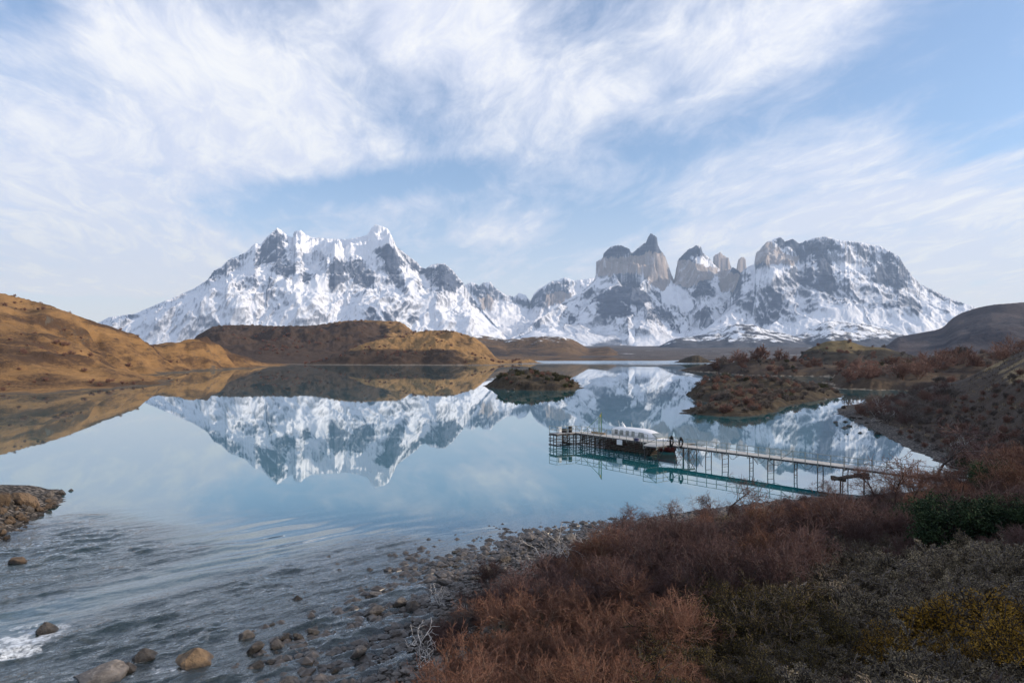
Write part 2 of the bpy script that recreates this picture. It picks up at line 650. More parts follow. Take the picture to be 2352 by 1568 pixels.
def mat_twig(name, c1, c2, rough=.85, vary=.3, tip=None):
    m, t, bs, out = new_mat(name)
    n = t.noise(t.objco(), 2.2, 3, .6)
    col = t.mix(t.ramp(n, .35, .65), c1, c2)
    if tip:
        col = t.mix(t.attr('tip'), col, tip)
    k = t.ramp(t.rnd(), 0, 1, 1 - vary, 1 + vary, False)
    t.put(bs.inputs['Base Color'], t.v('SCALE', col, scale=k))
    bs.inputs['Roughness'].default_value = rough
    bs.inputs['Specular IOR Level'].default_value = .15
    return m


M = {}
M['mount'] = mat_mountain()
M['tan_hill'] = mat_hill('tan_grass_hill', (.205, .115, .050), (.325, .190, .082), (.075, .046, .030), (.095, .078, .062), .040, .84, stretch=(1, .6, 2.2))
M['brown_hill'] = mat_hill('brown_hill', (.205, .122, .057), (.325, .200, .090), (.062, .043, .032), (.17, .14, .115), .020, .64)
M['plateau'] = mat_hill('dark_plateau', (.19, .115, .056), (.30, .185, .085), (.066, .046, .036), (.17, .14, .115), .020, .50)
M['far_hill'] = mat_hill('far_brown_hill', (.12, .078, .050), (.19, .128, .080), (.050, .042, .042), (.14, .12, .11), .011, .75, .6)
M['snow_hill'] = mat_hill('snow_patched_hill', (.055, .060, .078), (.09, .092, .105), (.034, .041, .060), (.10, .10, .115), .0085, .55, 1.0, (1, 1, 1.6))
M['dark_hill'] = mat_hill('dark_hazy_hill', (.060, .050, .056), (.095, .078, .078), (.034, .032, .042), (.085, .075, .078), .012, .7, .35)  # dark blue tone stands in for shade and distance haze
M['dome_hill'] = mat_hill('heath_dome', (.11, .085, .045), (.18, .14, .072), (.035, .030, .024), (.10, .085, .07), .06, .85)
M['heath'] = mat_hill('heath_flat', (.062, .046, .035), (.105, .078, .055), (.040, .030, .027), (.30, .24, .18), .09, .75)
M['isle'] = mat_hill('islet_ground', (.050, .040, .029), (.085, .066, .044), (.030, .025, .020), (.045, .038, .032), .25, .7)
M['plain'] = mat_hill('valley_plain', (.085, .078, .082), (.125, .110, .105), (.048, .047, .056), (.12, .11, .1), .006, .6, .2)
M['soil'] = mat_ground()
M['water'] = mat_water()
M['rock_dark'] = mat_rock('dark_wet_rock', (.055, .047, .042), (.13, .112, .098), (.19, .165, .145))
M['rock_grey'] = mat_rock('grey_rock', (.12, .105, .095), (.22, .195, .175), (.29, .26, .235))
M['rock_brown'] = mat_rock('brown_rock', (.075, .050, .033), (.15, .10, .06), (.20, .14, .088))
M['rock_sunlit'] = mat_rock('sunlit_tan_rock', (.15, .10, .058), (.27, .18, .10), (.10, .07, .048))  # warm tone for lit rocks, the sunlight is put into the colour
M['tw_rust'] = mat_twig('rust_twigs', (.24, .16, .115), (.37, .26, .18), tip=(.180, .088, .060))
M['tw_plum'] = mat_twig('plum_twigs', (.13, .105, .096), (.24, .20, .18), tip=(.105, .060, .054))
M['tw_grey'] = mat_twig('grey_twigs', (.085, .072, .066), (.17, .145, .13))
M['tw_red'] = mat_twig('russet_twigs', (.10, .060, .050), (.18, .108, .085), tip=(.19, .108, .085))
M['bark'] = mat_twig('dark_bark', (.035, .028, .025), (.075, .06, .052), vary=.2)
M['dead'] = mat_twig('bleached_wood', (.38, .35, .33), (.60, .57, .54), vary=.15)
M['lf_olive'] = mat_twig('olive_leaves', (.075, .058, .019), (.155, .115, .037), vary=.3)
M['lf_ochre'] = mat_twig('ochre_leaves', (.16, .092, .014), (.33, .19, .028), vary=.2)
M['lf_green'] = mat_twig('dark_green_leaves', (.016, .034, .018), (.045, .072, .030), vary=.2)
M['lf_sage'] = mat_twig('sage_leaves', (.165, .132, .086), (.34, .275, .175), vary=.3)
M['lf_isle'] = mat_twig('moss_green_leaves', (.045, .055, .02), (.11, .105, .04), vary=.35)
M['wood_dark'] = simple('dark_wet_timber', (.028, .022, .018), (.075, .058, .045), .85, 3, .4)
M['wood_deck'] = simple('weathered_deck', (.30, .30, .30), (.46, .455, .44), .85, 2.5, .2)
M['wood_rail'] = simple('grey_rail_paint', (.22, .235, .21), (.36, .37, .335), .7, 6)
M['wood_raw'] = simple('raw_timber', (.34, .22, .12), (.48, .34, .20), .8, 5)
M['steel_dark'] = simple('dark_steel', (.035, .033, .036), (.06, .05, .05), .6, 6)
M['white'] = simple('white_gelcoat', (.78, .79, .80), (.70, .71, .73), .35, 1.5, spec=.5)
M['glass'] = simple('tinted_window', (.16, .19, .20), (.22, .25, .26), .08, 1, spec=.6)
M['redhull'] = simple('dark_red_hull_paint', (.12, .018, .016), (.17, .03, .024), .45, 2)
M['green'] = simple('green_crane_paint', (.10, .22, .10), (.16, .28, .12), .5, 3)
M['yellow'] = simple('yellow_crane_paint', (.55, .42, .06), (.62, .50, .10), .5, 3)
M['black'] = simple('black_rubber', (.012, .012, .013), (.022, .022, .022), .8, 5)
M['blue'] = simple('dark_blue_plastic', (.03, .035, .09), (.04, .045, .11), .6, 5)

# ------------------------------------------------------------------ mountains
# skylines traced as (photo column, photo row); a massif stands about 14 km away and rises some 2.7 km

SKY_PG = [(170, 770), (205, 752), (231, 738), (250, 728), (309, 720), (340, 707), (391, 685), (446, 662), (477, 642), (491, 621), (508, 613),
          (526, 595), (539, 590), (563, 580), (586, 558), (600, 560), (610, 547), (625, 533), (637, 522), (647, 529),
          (661, 541), (673, 545), (675, 531), (684, 529), (692, 528), (700, 537), (717, 545), (750, 547), (793, 549),
          (817, 546), (844, 539), (852, 525), (862, 515), (871, 517), (880, 520), (891, 525), (903, 547), (911, 566),
          (934, 584), (957, 601), (969, 615), (977, 617), (989, 608), (1004, 605), (1020, 604), (1039, 619), (1063, 648),
          (1075, 668), (1110, 715), (1150, 760), (1190, 790)]
SKY_MID = [(1010, 700), (1050, 660), (1070, 653), (1086, 647), (1100, 656), (1110, 648), (1126, 647), (1138, 661), (1164, 678), (1172, 677),
           (1180, 682), (1192, 672), (1208, 678), (1218, 691), (1226, 675), (1234, 666), (1253, 655), (1268, 644),
           (1281, 644), (1297, 636), (1316, 644), (1335, 642), (1364, 637), (1400, 640), (1450, 660), (1500, 700), (1560, 740)]
SKY_CU = [(1100, 800), (1140, 790), (1173, 774), (1224, 742), (1288, 697), (1335, 669), (1360, 648), (1368, 637), (1369.5, 602), (1380, 594), (1384, 593),
          (1387, 580), (1402, 567), (1416, 563), (1430, 564), (1446, 571), (1449, 579), (1454, 580), (1468, 567),
          (1484, 556), (1489, 544), (1494, 536), (1503, 539), (1509, 545), (1511, 563), (1518, 575), (1527, 588),
          (1532, 602), (1541, 628), (1546, 637), (1549, 640), (1554, 615), (1559, 594), (1570, 583), (1584, 570),
          (1591, 569), (1600, 562), (1610, 566), (1614, 580), (1627, 590), (1640, 606), (1655, 622), (1672, 621), (1684, 613),
          (1700, 625), (1722, 628), (1740, 640), (1750, 652), (1765, 690), (1800, 720), (1850, 765), (1890, 790)]
SKY_TW = [(1610, 650), (1630, 604), (1635, 594), (1649, 583), (1659, 581), (1672, 590), (1679, 615), (1683, 635), (1692, 617), (1695, 596), (1703, 590),
          (1713, 599), (1717, 612), (1722, 640), (1740, 660)]
SKY_AN = [(1560, 800), (1640, 740), (1690, 660), (1701, 626), (1717, 612), (1732, 606), (1734, 600), (1735.5, 583), (1744, 572), (1761, 554), (1774, 550), (1793, 544),
          (1803, 554), (1822, 548), (1836, 559), (1851, 552), (1872, 546), (1895, 542), (1928, 551), (1960, 554), (1982, 557), (2023, 565),
          (2041, 574), (2066, 589), (2077, 609), (2096, 634), (2114, 652), (2136, 662), (2169, 678), (2205, 693),
          (2245, 705), (2300, 735), (2380, 775), (2440, 800)]


def r1(x, y): return (172.3 + .3906 * x, 488 + .3906 * y)             # traced in enlarged views of the photo
def r2(x, y): return (1033.6 + .31738 * x, 488.1 + .31738 * y)
def r3(x, y): return (1493 + .36523 * x, 488.1 + .36523 * y)


def mountain(name, label, skyline, Yc, Y0, Y1, lines, nu, nv, amp, rockbias, darks=(), pales=(), snows=(), seed=1, jag=1.6, depth_pow=1.0, skirt=None, main_k=-1.75, apron=None, wlo=.25, fine=1.0):
    sx = np.array([s[0] for s in skyline], float)
    sy = np.array([s[1] for s in skyline], float)
    u = np.linspace(sx[0], sx[-1], nu)
    T = np.interp(u, sx, sy)
    T = T + jag * (np.abs(perlin(u * .16, u * 0 + .5, seed)) * 1.1 + .8 * perlin(u * .37, u * 0, seed + 4) + .5 * perlin(u * .8, u * 0, seed + 9)) * sstep(790, 700, T)
    # rows: dense on the face towards the lake, sparse behind the crest
    vv = np.linspace(0, 1, nv)
    Yv = np.where(vv < .82, Y0 + (Yc - Y0) * (vv / .82) ** depth_pow, Yc + (Y1 - Yc) * ((vv - .82) / .18))
    U, Yg = np.meshgrid(u, Yv)
    X = (U - CX) / F * Yg
    wx = 260 * fbm(X / 1500, Yg / 1500, 4, .5, seed + 20)
    wy = 260 * fbm(X / 1500, Yg / 1500, 4, .5, seed + 30)
    main = [([(a, b, Yc) for a, b in (skirt or skyline)], main_k, 1.55)]
    h, fs, fd = ridge_height(X + wx * .55, Yg + wy, main + lines, True)
    gul = ridged(fs / 420 + .25 * fbm(X / 700, Yg / 700, 3, .5, seed + 93), fd / 2600, 4, .55, seed + 94) - 1.0
    gfin = fbm(fs / 62, fd / 850, 4, .62, seed + 97)
    if apron:
        tt = np.clip((Yg - Y0) / (Yc - 600 - Y0), 0, 1)
        pya = apron[0] + (apron[1] - apron[0]) * tt + 8 * fbm(X / 1800, Yg / 1800, 3, .5, seed + 90)
        h = np.maximum(h, (CAMZ + (HY - pya) / F * Yg) * sstep(Yc + 300, Yc - 600, Yg) * sstep(sx[0] + 10, sx[0] + 130, U) * sstep(sx[-1] - 10, sx[-1] - 130, U))
    rg = ridged(X / 1250 + wx / 1500, Yg / 1500, 6, .55, seed + 40)
    fi = ridged(X / 330, Yg / 420, 5, .55, seed + 50)
    env = sstep(0, 700, h)
    ruff = np.zeros_like(h)
    for pl_, k_ in list(darks):
        ruff = np.maximum(ruff, sstep(-8, 8, poly_sd(U, HY - (h - CAMZ) / Yg * F, pl_)))
    z = h + env * amp * ((rg - 1.05) * 260 + gul * 85 * sstep(0, 250, fd) + (fi - 1.0) * (6 + 55 * ruff) * fine + gfin * (4 + 8 * ruff))
    z = z * sstep(Y0 - 1, Y0 + 1100, Yg)
    fin = np.clip((U - sx[0]) / 40, 0, 1) * np.clip((sx[-1] - U) / 40, 0, 1)
    z = z * (.15 + .85 * fin) + 20
    # settle the crest on the traced skyline
    app = (z - CAMZ) / Yg
    S = app.max(0)
    tgt = (HY - T) / F
    ratio = np.clip(tgt / np.maximum(S, 1e-4), .5, 1.6)
    rel = np.clip(app / np.maximum(S, 1e-4), 0, 1)
    wgt = sstep(wlo, .97, rel)
    z = CAMZ + (z - CAMZ) * (1 + (ratio[None, :] - 1) * wgt)
    z = np.minimum(z, CAMZ + tgt[None, :] * Yg * 1.0001)
    # slope and rock exposure
    dzu = np.gradient(z, axis=1) / np.maximum(np.gradient(X, axis=1), .5)
    dzv = np.gradient(z, axis=0) / np.maximum(np.gradient(Yg, axis=0), .5)
    slope = np.hypot(dzu, dzv)
    PY = HY - (z - CAMZ) / Yg * F
    curv = z - (np.roll(z, 2, 1) + np.roll(z, -2, 1)) / 2
    rock = rockbias + .40 * sstep(.85, 2.2, slope) + .10 * np.clip(curv / 25, -1, 1) + .10 * fbm(X / 900, Yg / 900, 4, .5, seed + 60) + .20 * gfin + .12 * gul
    gran = np.zeros_like(rock)
    jx = 7 * fbm(U / 16, PY / 16, 4, .55, seed + 70)
    jy = 6 * fbm(U / 16, PY / 16, 4, .55, seed + 80)
    for pl_, k in darks:
        sd = poly_sd(U + jx, PY + jy, pl_)
        rock = rock + k * sstep(-5, 7, sd)
    for pl_, k in snows:
        sd = poly_sd(U + jx, PY + jy, pl_)
        rock = rock - k * sstep(-5, 8, sd)
    for pl_ in pales:
        sd = poly_sd(U + jx * .8, PY + jy * .9, pl_)
        kk = sstep(-3, 3, sd)
        gran = np.maximum(gran, kk)
        rock = np.maximum(rock, rock * (1 - kk) + kk * (.70 + .22 * gfin))
        z = z + kk * (50 * ridged(X / 210 + .5 * fbm(X / 160, z / 260, 3, .5, seed), z / 500, 5, .6, seed + 98) - 50)
    V = np.stack([X, Yg, z], -1).reshape(-1, 3)
    me = mesh_np(name, V, grid_faces(nv, nu), [M['mount']], True, {'rock': rock.ravel(), 'granite': gran.ravel()})
    o = obj(name, me)
    tag(o, label, 'mountain', None, 'structure')
    return o


PG_SPURS = [([(637, 524, 13950), (652, 590, 13500), (655, 640, 13200), (690, 700, 12700), (705, 775, 12000)], -1.35, 1.35),
            ([(637, 524, 13950), (612, 600, 13300), (606, 640, 13000), (625, 705, 12500), (640, 775, 11900)], -1.2, 1.35),
            ([(586, 560, 14000), (566, 632, 13000), (548, 680, 12600), (505, 765, 11800)], -1.35, 1.35),
            ([(800, 575, 13600), (808, 625, 13100), (770, 690, 12600), (745, 770, 11900)], -1.2, 1.3),
            ([(845, 560, 13800), (860, 620, 13200), (880, 690, 12600), (890, 770, 11900)], -1.15, 1.3),
            ([(905, 560, 13900), (920, 630, 13300), (955, 690, 12800), (1000, 770, 12000)], -1.25, 1.35),
            ([(1004, 606, 13900), (1020, 680, 13200), (1070, 775, 12100)], -1.3, 1.3),
            ([(477, 643, 14000), (440, 700, 13100), (400, 765, 12000)], -1.5, 1.3),
            ([(391, 686, 14000), (345, 740, 13000), (310, 770, 12300)], -1.6, 1.3)]
PG_DARK = [([r1(*q) for q in ((1120, 150), (1190, 90), (1235, 170), (1240, 230), (1170, 290), (1040, 345), (1060, 250))], .55),
           ([r1(*q) for q in ((1060, 190), (1000, 235), (905, 275), (830, 340), (740, 430), (850, 400), (990, 300))], .35),
           ([r1(*q) for q in ((1110, 290), (1240, 240), (1310, 340), (1250, 390), (1150, 340))], .40),
           ([r1(*q) for q in ((920, 400), (1000, 350), (1090, 370), (1200, 440), (1040, 440), (960, 460))], .30),
           ([r1(*q) for q in ((1510, 280), (1690, 275), (1780, 370), (1720, 450), (1660, 420), (1580, 350), (1510, 330))], .42),
           ([r1(*q) for q in ((1340, 350), (1380, 370), (1370, 440), (1335, 430))], .55),
           ([r1(*q) for q in ((1490, 350), (1560, 330), (1590, 400), (1500, 460))], .34),
           ([r1(*q) for q in ((1760, 220), (1850, 180), (1890, 220), (2010, 300), (2030, 360), (1930, 320), (1850, 300), (1780, 260))], .42),
           ([r1(*q) for q in ((1800, 250), (1900, 330), (2000, 520), (1940, 490), (1830, 380))], .38),
           ([r1(*q) for q in ((2030, 330), (2170, 300), (2280, 420), (2220, 470), (2080, 420))], .45),
           ([r1(*q) for q in ((1700, 560), (1760, 540), (1790, 640), (1720, 640))], .34),
           ([r1(*q) for q in ((1800, 570), (1890, 570), (1900, 640), (1830, 640))], .34),
           ([r1(*q) for q in ((1960, 590), (2040, 580), (2020, 640), (1940, 660))], .30),
           ([r1(*q) for q in ((1720, 130), (1765, 70), (1850, 95), (1860, 140), (1740, 160))], .10)]
PG_SNOW = [([r1(*q) for q in ((1700, 150), (1740, 80), (1770, 60), (1850, 85), (1885, 190), (1840, 190), (1760, 200))], .55), ([r1(*q) for q in ((1280, 140), (1290, 95), (1340, 100), (1400, 150))], .15),
           ([r1(*q) for q in ((1250, 150), (1600, 150), (1720, 150), (1840, 150), (1740, 260), (1560, 255), (1300, 200))], .55),
           ([r1(*q) for q in ((1130, 350), (1330, 400), (1480, 380), (1500, 450), (1300, 520), (1200, 420))], .30),
           ([r1(*q) for q in ((1880, 220), (1980, 290), (1950, 300), (1880, 260))], .4)]
mountain('mountain', 'broad snowy massif with a pointed rock pyramid and an icy summit, left of centre', SKY_PG, 14000, 10800, 16500,
         PG_SPURS, 640, 230, 1.0, .13, PG_DARK, (), PG_SNOW, 1, apron=(795, 735), fine=.8)

MID_DARK = [([r2(*q) for q in ((115, 520), (240, 505), (330, 540), (420, 600), (580, 640), (560, 690), (400, 640), (300, 640), (180, 620))], .40),
            ([r2(*q) for q in ((600, 600), (690, 525), (780, 490), (900, 490), (860, 560), (800, 660), (700, 690), (560, 690))], .42)]
MID_PALE = [[r2(*q) for q in ((200, 620), (290, 590), (320, 640), (300, 710), (240, 700))],
            [r2(*q) for q in ((690, 590), (800, 570), (900, 600), (820, 650), (690, 690))]]
mountain('mountain', 'low jagged ridge of dark teeth closing the snowy valley between the two big massifs', SKY_MID, 17500, 13800, 19000,
         [([(1086, 650, 17400), (1100, 720, 16000), (1110, 790, 14500)], -1.1, 1.3),
          ([(1268, 646, 17400), (1240, 720, 16200), (1225, 790, 14600)], -1.1, 1.3)],
         330, 150, .8, .04, MID_DARK, MID_PALE, (), 2, apron=(800, 730))

CU_SPURS = [([(1384, 596, 13500), (1400, 640, 13200), (1449, 653, 12500), (1447, 700, 12000), (1425, 795, 10900)], -1.45, 1.3),
            ([(1500, 620, 13400), (1470, 645, 12900), (1449, 653, 12500)], -1.2, 1.3),
            ([(1449, 653, 12500), (1494, 685, 12300), (1532, 696, 12150), (1589, 736, 11700), (1605, 775, 11200)], -1.35, 1.35),
            ([(1366, 645, 13300), (1335, 672, 13000), (1288, 700, 12600), (1224, 745, 12000), (1173, 778, 11500)], -1.3, 1.3),
            ([(1600, 566, 13500), (1618, 635, 12900), (1632, 690, 12200), (1660, 780, 11200)], -1.1, 1.25),
            ([(1684, 616, 13300), (1720, 660, 12900), (1745, 720, 12200), (1780, 780, 11300)], -1.15, 1.25)]
CU_SKIRT = [(1100, 800), (1140, 790), (1173, 774), (1224, 742), (1288, 697), (1335, 669), (1368, 645), (1400, 634), (1449, 628), (1500, 622), (1530, 632), (1549, 646),
            (1580, 645), (1640, 645), (1690, 645), (1750, 660), (1765, 690), (1800, 720), (1850, 765), (1890, 790)]
CU_TOWERS = [([(a, b, 13500) for a, b in SKY_CU if 1369 <= a <= 1452], -.27, 1.0), ([(a, b, 13450) for a, b in SKY_CU if 1452 <= a <= 1542], -.27, 1.0),
             ([(a, b, 13500) for a, b in SKY_CU if 1553 <= a <= 1642], -.27, 1.0), ([(a, b, 13400) for a, b in SKY_CU if 1655 <= a <= 1750], -.33, 1.0),
             ([(1621, 634, 12900), (1612, 648, 12870)], -.30, 1.0), ([(1380, 600, 13400), (1440, 606, 13300), (1500, 600, 13250)], -.27, 1.0),
             ([(1562, 600, 13400), (1610, 603, 13350), (1635, 610, 13400)], -.27, 1.0)]
CU_DARK = [([r2(*q) for q in ((1040, 630), (1200, 530), (1310, 515), (1380, 545), (1450, 640), (1330, 672), (1240, 640), (1100, 650))], .60),
           ([r2(*q) for q in ((1090, 660), (1250, 650), (1330, 715), (1290, 755), (1140, 765), (1050, 735))], .52),
           ([r2(*q) for q in ((1105, 330), (1115, 285), (1205, 230), (1300, 260), (1310, 285), (1220, 300))], .6),
           ([r2(*q) for q in ((1310, 315), (1370, 250), (1430, 200), (1450, 140), (1505, 170), (1510, 250), (1560, 320), (1470, 285), (1400, 330))], .6),
           ([r2(*q) for q in ((1650, 340), (1690, 295), (1785, 225), (1825, 260), (1835, 300), (1740, 310), (1740, 350))], .6),
           ([r2(*q) for q in ((1800, 480), (1890, 450), (1900, 540), (1920, 600), (1750, 600))], .42),
           ([r2(*q) for q in ((2020, 430), (2060, 390), (2240, 470), (2270, 600), (2160, 610), (2080, 560))], .45),
           ([r2(*q) for q in ((1400, 700), (1560, 660), (1620, 760), (1560, 810), (1440, 770))], .26),
           ([r2(*q) for q in ((1740, 740), (1850, 690), (1950, 690), (1850, 760), (1780, 790))], .28),
           ([r2(*q) for q in ((1000, 960), (1200, 900), (1300, 940), (1360, 1000), (1100, 1000))], .34),
           ([r2(*q) for q in ((150, 840), (290, 780), (480, 850), (380, 900), (180, 890))], .34)]
CU_PALE = [[r2(*q) for q in ((1050, 350), (1100, 330), (1220, 325), (1320, 315), (1410, 310), (1460, 285), (1560, 315), (1605, 440), (1612, 490),
                             (1560, 560), (1470, 560), (1420, 470), (1330, 440), (1220, 450), (1050, 462))],
           [r2(*q) for q in ((1635, 340), (1740, 360), (1850, 390), (1950, 400), (1900, 480), (1800, 515), (1700, 545), (1615, 505))]]
CU_SLATE = [[r2(*q) for q in ((1920, 440), (2000, 410), (2090, 450), (2170, 600), (2080, 580), (1960, 560))]]
CU_SNOW = [([r2(*q) for q in ((1500, 570), (1610, 500), (1700, 560), (1760, 640), (1740, 750), (1620, 660))], .5),
           ([r2(*q) for q in ((1330, 430), (1400, 470), (1480, 600), (1400, 560))], .35),
           ([r2(*q) for q in ((1900, 520), (2000, 580), (2150, 620), (2180, 680), (2000, 640))], .4),
           ([r2(*q) for q in ((1760, 310), (1900, 360), (1940, 395), (1800, 370))], .5)]
mountain('mountain', 'group of horned peaks with pale granite walls under black slate caps', SKY_CU, 13500, 10200, 14600,
         CU_SPURS + CU_TOWERS, 640, 260, .62, .23, CU_DARK, CU_PALE + CU_SLATE, CU_SNOW, 3, 1.7, skirt=CU_SKIRT, apron=(805, 735), wlo=.74)
mountain('mountain', 'two pale granite towers showing far behind the horned peaks', SKY_TW, 15600, 14700, 16400, [], 110, 60, .3, .5, (),
         [[(1600, 570), (1750, 570), (1750, 680), (1600, 680)]], (), 6, 1.0, main_k=-.5)

AN_SPURS = [([(1895, 545, 13000), (1888, 580, 12800), (1882, 660, 12000), (1912, 700, 11500), (1935, 770, 10600)], -1.15, 1.3),
            ([(1704, 626, 13000), (1760, 690, 12100), (1836, 746, 11000), (1860, 785, 10300)], -1.25, 1.3),
            ([(2041, 578, 13000), (2030, 640, 12200), (2015, 700, 11400), (2000, 775, 10300)], -1.15, 1.3),
            ([(2096, 638, 13000), (2110, 700, 11900), (2120, 780, 10600)], -1.3, 1.3),
            ([(1793, 548, 13000), (1815, 610, 12500), (1840, 680, 11700), (1890, 760, 10700)], -1.1, 1.3),
            ([(2169, 680, 13000), (2200, 740, 11800), (2215, 790, 10700)], -1.4, 1.3)]
AN_DARK = [([r3(*q) for q in ((1050, 240), (1130, 290), (1140, 390), (1195, 470), (1100, 505), (1030, 480), (1060, 380))], .6),
           ([r3(*q) for q in ((1390, 385), (1450, 345), (1535, 340), (1625, 460), (1560, 490), (1430, 440))], .5),
           ([r3(*q) for q in ((940, 195), (1100, 150), (1180, 200), (1200, 240), (1060, 250), (990, 230))], .32),
           ([r3(*q) for q in ((760, 190), (820, 150), (905, 165), (960, 230), (1060, 250), (990, 270), (860, 215))], .5),
           ([r3(*q) for q in ((740, 500), (900, 380), (1020, 340), (1040, 480), (900, 520), (780, 540))], .12),
           ([r3(*q) for q in ((1170, 240), (1330, 200), (1480, 220), (1570, 300), (1460, 320), (1280, 260))], .10),
           ([r3(*q) for q in ((1540, 500), (1640, 520), (1720, 600), (1680, 640), (1600, 580))], .28),
           ([r3(*q) for q in ((1750, 480), (1860, 540), (1830, 580), (1740, 520))], .26)]
AN_PALE = [[r3(*q) for q in ((655, 260), (740, 180), (770, 210), (850, 255), (950, 290), (910, 335), (800, 325), (655, 322))]]
AN_SNOW = [([r3(*q) for q in ((600, 370), (720, 325), (890, 335), (760, 440), (700, 480))], .35),
           ([r3(*q) for q in ((1170, 310), (1330, 330), (1320, 370), (1220, 360))], .5),
           ([r3(*q) for q in ((980, 640), (1300, 560), (1650, 640), (1800, 720), (1000, 740))], .22)]
mountain('mountain', 'wide flat-topped snowy massif with dark rock ribs on the right', SKY_AN, 13000, 9600, 15500, AN_SPURS, 620, 230, .9, .22,
         AN_DARK, AN_PALE, AN_SNOW, 4, apron=(800, 735), fine=.8)

# ------------------------------------------------------------------ hills and plain


def hill(name, label, mat, lines, umin, umax, Y0, Y1, nu, nv, amp, nsc, seed, shore=None, shore_w=30.0, base=-6.0, bare=None, scrub=None,
         snow=None, log=True, kind='structure', cat=None, mound=0.0, settle=True):
    u = np.linspace(umin, umax, nu)
    Yv = np.geomspace(Y0, Y1, nv) if log else np.linspace(Y0, Y1, nv)
    U, Yg = np.meshgrid(u, Yv)
    X = (U - CX) / F * Yg
    wx = .35 * nsc * fbm(X / nsc, Yg / nsc, 3, .5, seed + 20)
    h = ridge_height(X + wx, Yg + wx * .7, lines)
    n = fbm(X / nsc, Yg / nsc, 6, .5, seed)
    g = ridged(X / nsc / .7, Yg / nsc / .7, 5, .5, seed + 9) - 1.0
    env = np.clip(h / max(1.0, amp * 3), 0, 1)
    z = h + env * amp * (n * .9 + g * .45)
    fl = sstep(umin, umin + 80, U) if umin > -100 else 1.0
    fr_ = sstep(umax, umax - 80, U) if umax < 2500 else 1.0
    z = z * fl * fr_
    if settle:
        c0 = lines[0][0]
        cxs, cys = [q[0] for q in c0], [q[1] for q in c0]
        if cxs[0] > -100: cxs, cys = [cxs[0] - 26] + cxs, [HY + 4] + cys
        if cxs[-1] < 2400: cxs, cys = cxs + [cxs[-1] + 26], cys + [HY + 4]
        T = np.interp(u, cxs, cys)
        S = ((z - CAMZ) / Yg).max(0)
        ok = sstep(.001, .006, S)
        ra = 1 + (np.clip((HY - T) / F / np.maximum(S, 1e-4), .0, 1.4) - 1) * ok
        kn = max(3, int(24 / (u[1] - u[0])) | 1)
        ker = np.hanning(kn + 2)[1:-1]
        ra = np.convolve(np.pad(ra, kn // 2, 'edge'), ker / ker.sum(), 'valid')
        z = np.where(z > 0, z * ra[None, :], z)
    if shore is not None:
        P = [W(a, b) for a, b in shore]
        js = shore_w * .35
        d = poly_sd(X + js * fbm(X / shore_w, Yg / shore_w, 4, .55, seed + 33), Yg + js * fbm(X / shore_w, Yg / shore_w, 4, .55, seed + 37), P)
        k = sstep(0, shore_w, d)
        up = (mound * sstep(0, shore_w * .6, d) + .04 * np.clip(d, 0, 30)) * (1 + .5 * n)
        z = np.where(d > 0, np.maximum(z * k, 0) + up, np.maximum(d * .25, base))
        shoreb = sstep(shore_w * .30, 0, d)
    else:
        shoreb = np.zeros_like(z)
        z = z + base
    dzu = np.gradient(z, axis=1) / np.maximum(np.gradient(X, axis=1), .02)
    dzv = np.gradient(z, axis=0) / np.maximum(np.gradient(Yg, axis=0), .02)
    slope = np.hypot(dzu, dzv)
    PY = HY - (z - CAMZ) / Yg * F
    at = {'bare': shoreb * .8 + .5 * sstep(.9, 1.6, slope) + (bare(U, PY, Yg) if bare else 0),
          'scrub': (scrub(U, PY, Yg) if scrub else 0) + 0 * z, 'snow': (snow(U, PY, z) if snow else 0) + 0 * z}
    me = mesh_np(name, np.stack([X, Yg, z], -1).reshape(-1, 3), grid_faces(nv, nu), [M[mat]], True, {k: np.asarray(v_).ravel() for k, v_ in at.items()})
    o = obj(name, me)
    tag(o, label, cat, None, kind)
    lu = (u, Yv, z)
    return o, lu


def sample(lu, x, y):
    """height of a hill mesh at a ground point"""
    u, Yv, z = lu
    a = CX + x / y * F
    i = min(max(np.searchsorted(u, a) - 1, 0), len(u) - 2)
    j = min(max(np.searchsorted(Yv, y) - 1, 0), len(Yv) - 2)
    fu = min(max((a - u[i]) / (u[i + 1] - u[i]), 0), 1)
    fv = min(max((y - Yv[j]) / (Yv[j + 1] - Yv[j]), 0), 1)
    return float((z[j, i] * (1 - fu) + z[j, i + 1] * fu) * (1 - fv) + (z[j + 1, i] * (1 - fu) + z[j + 1, i + 1] * fu) * fv)


# the valley floor that carries the hills and runs under the mountains
hill('plain', 'blue-brown valley floor rising behind the far shore', 'plain',
     [([(-2500, 796, 9000), (3600, 796, 9000)], 7600, 1.0)], -1500, 3600, 1750, 21000, 180, 90, 18, 900, 51,
     [(-2600, 1790), (900, 1800), (1500, 1730), (1800, 1720), (3800, 1700), (3800, 23000), (-2600, 23000)], 160, -6, settle=False)

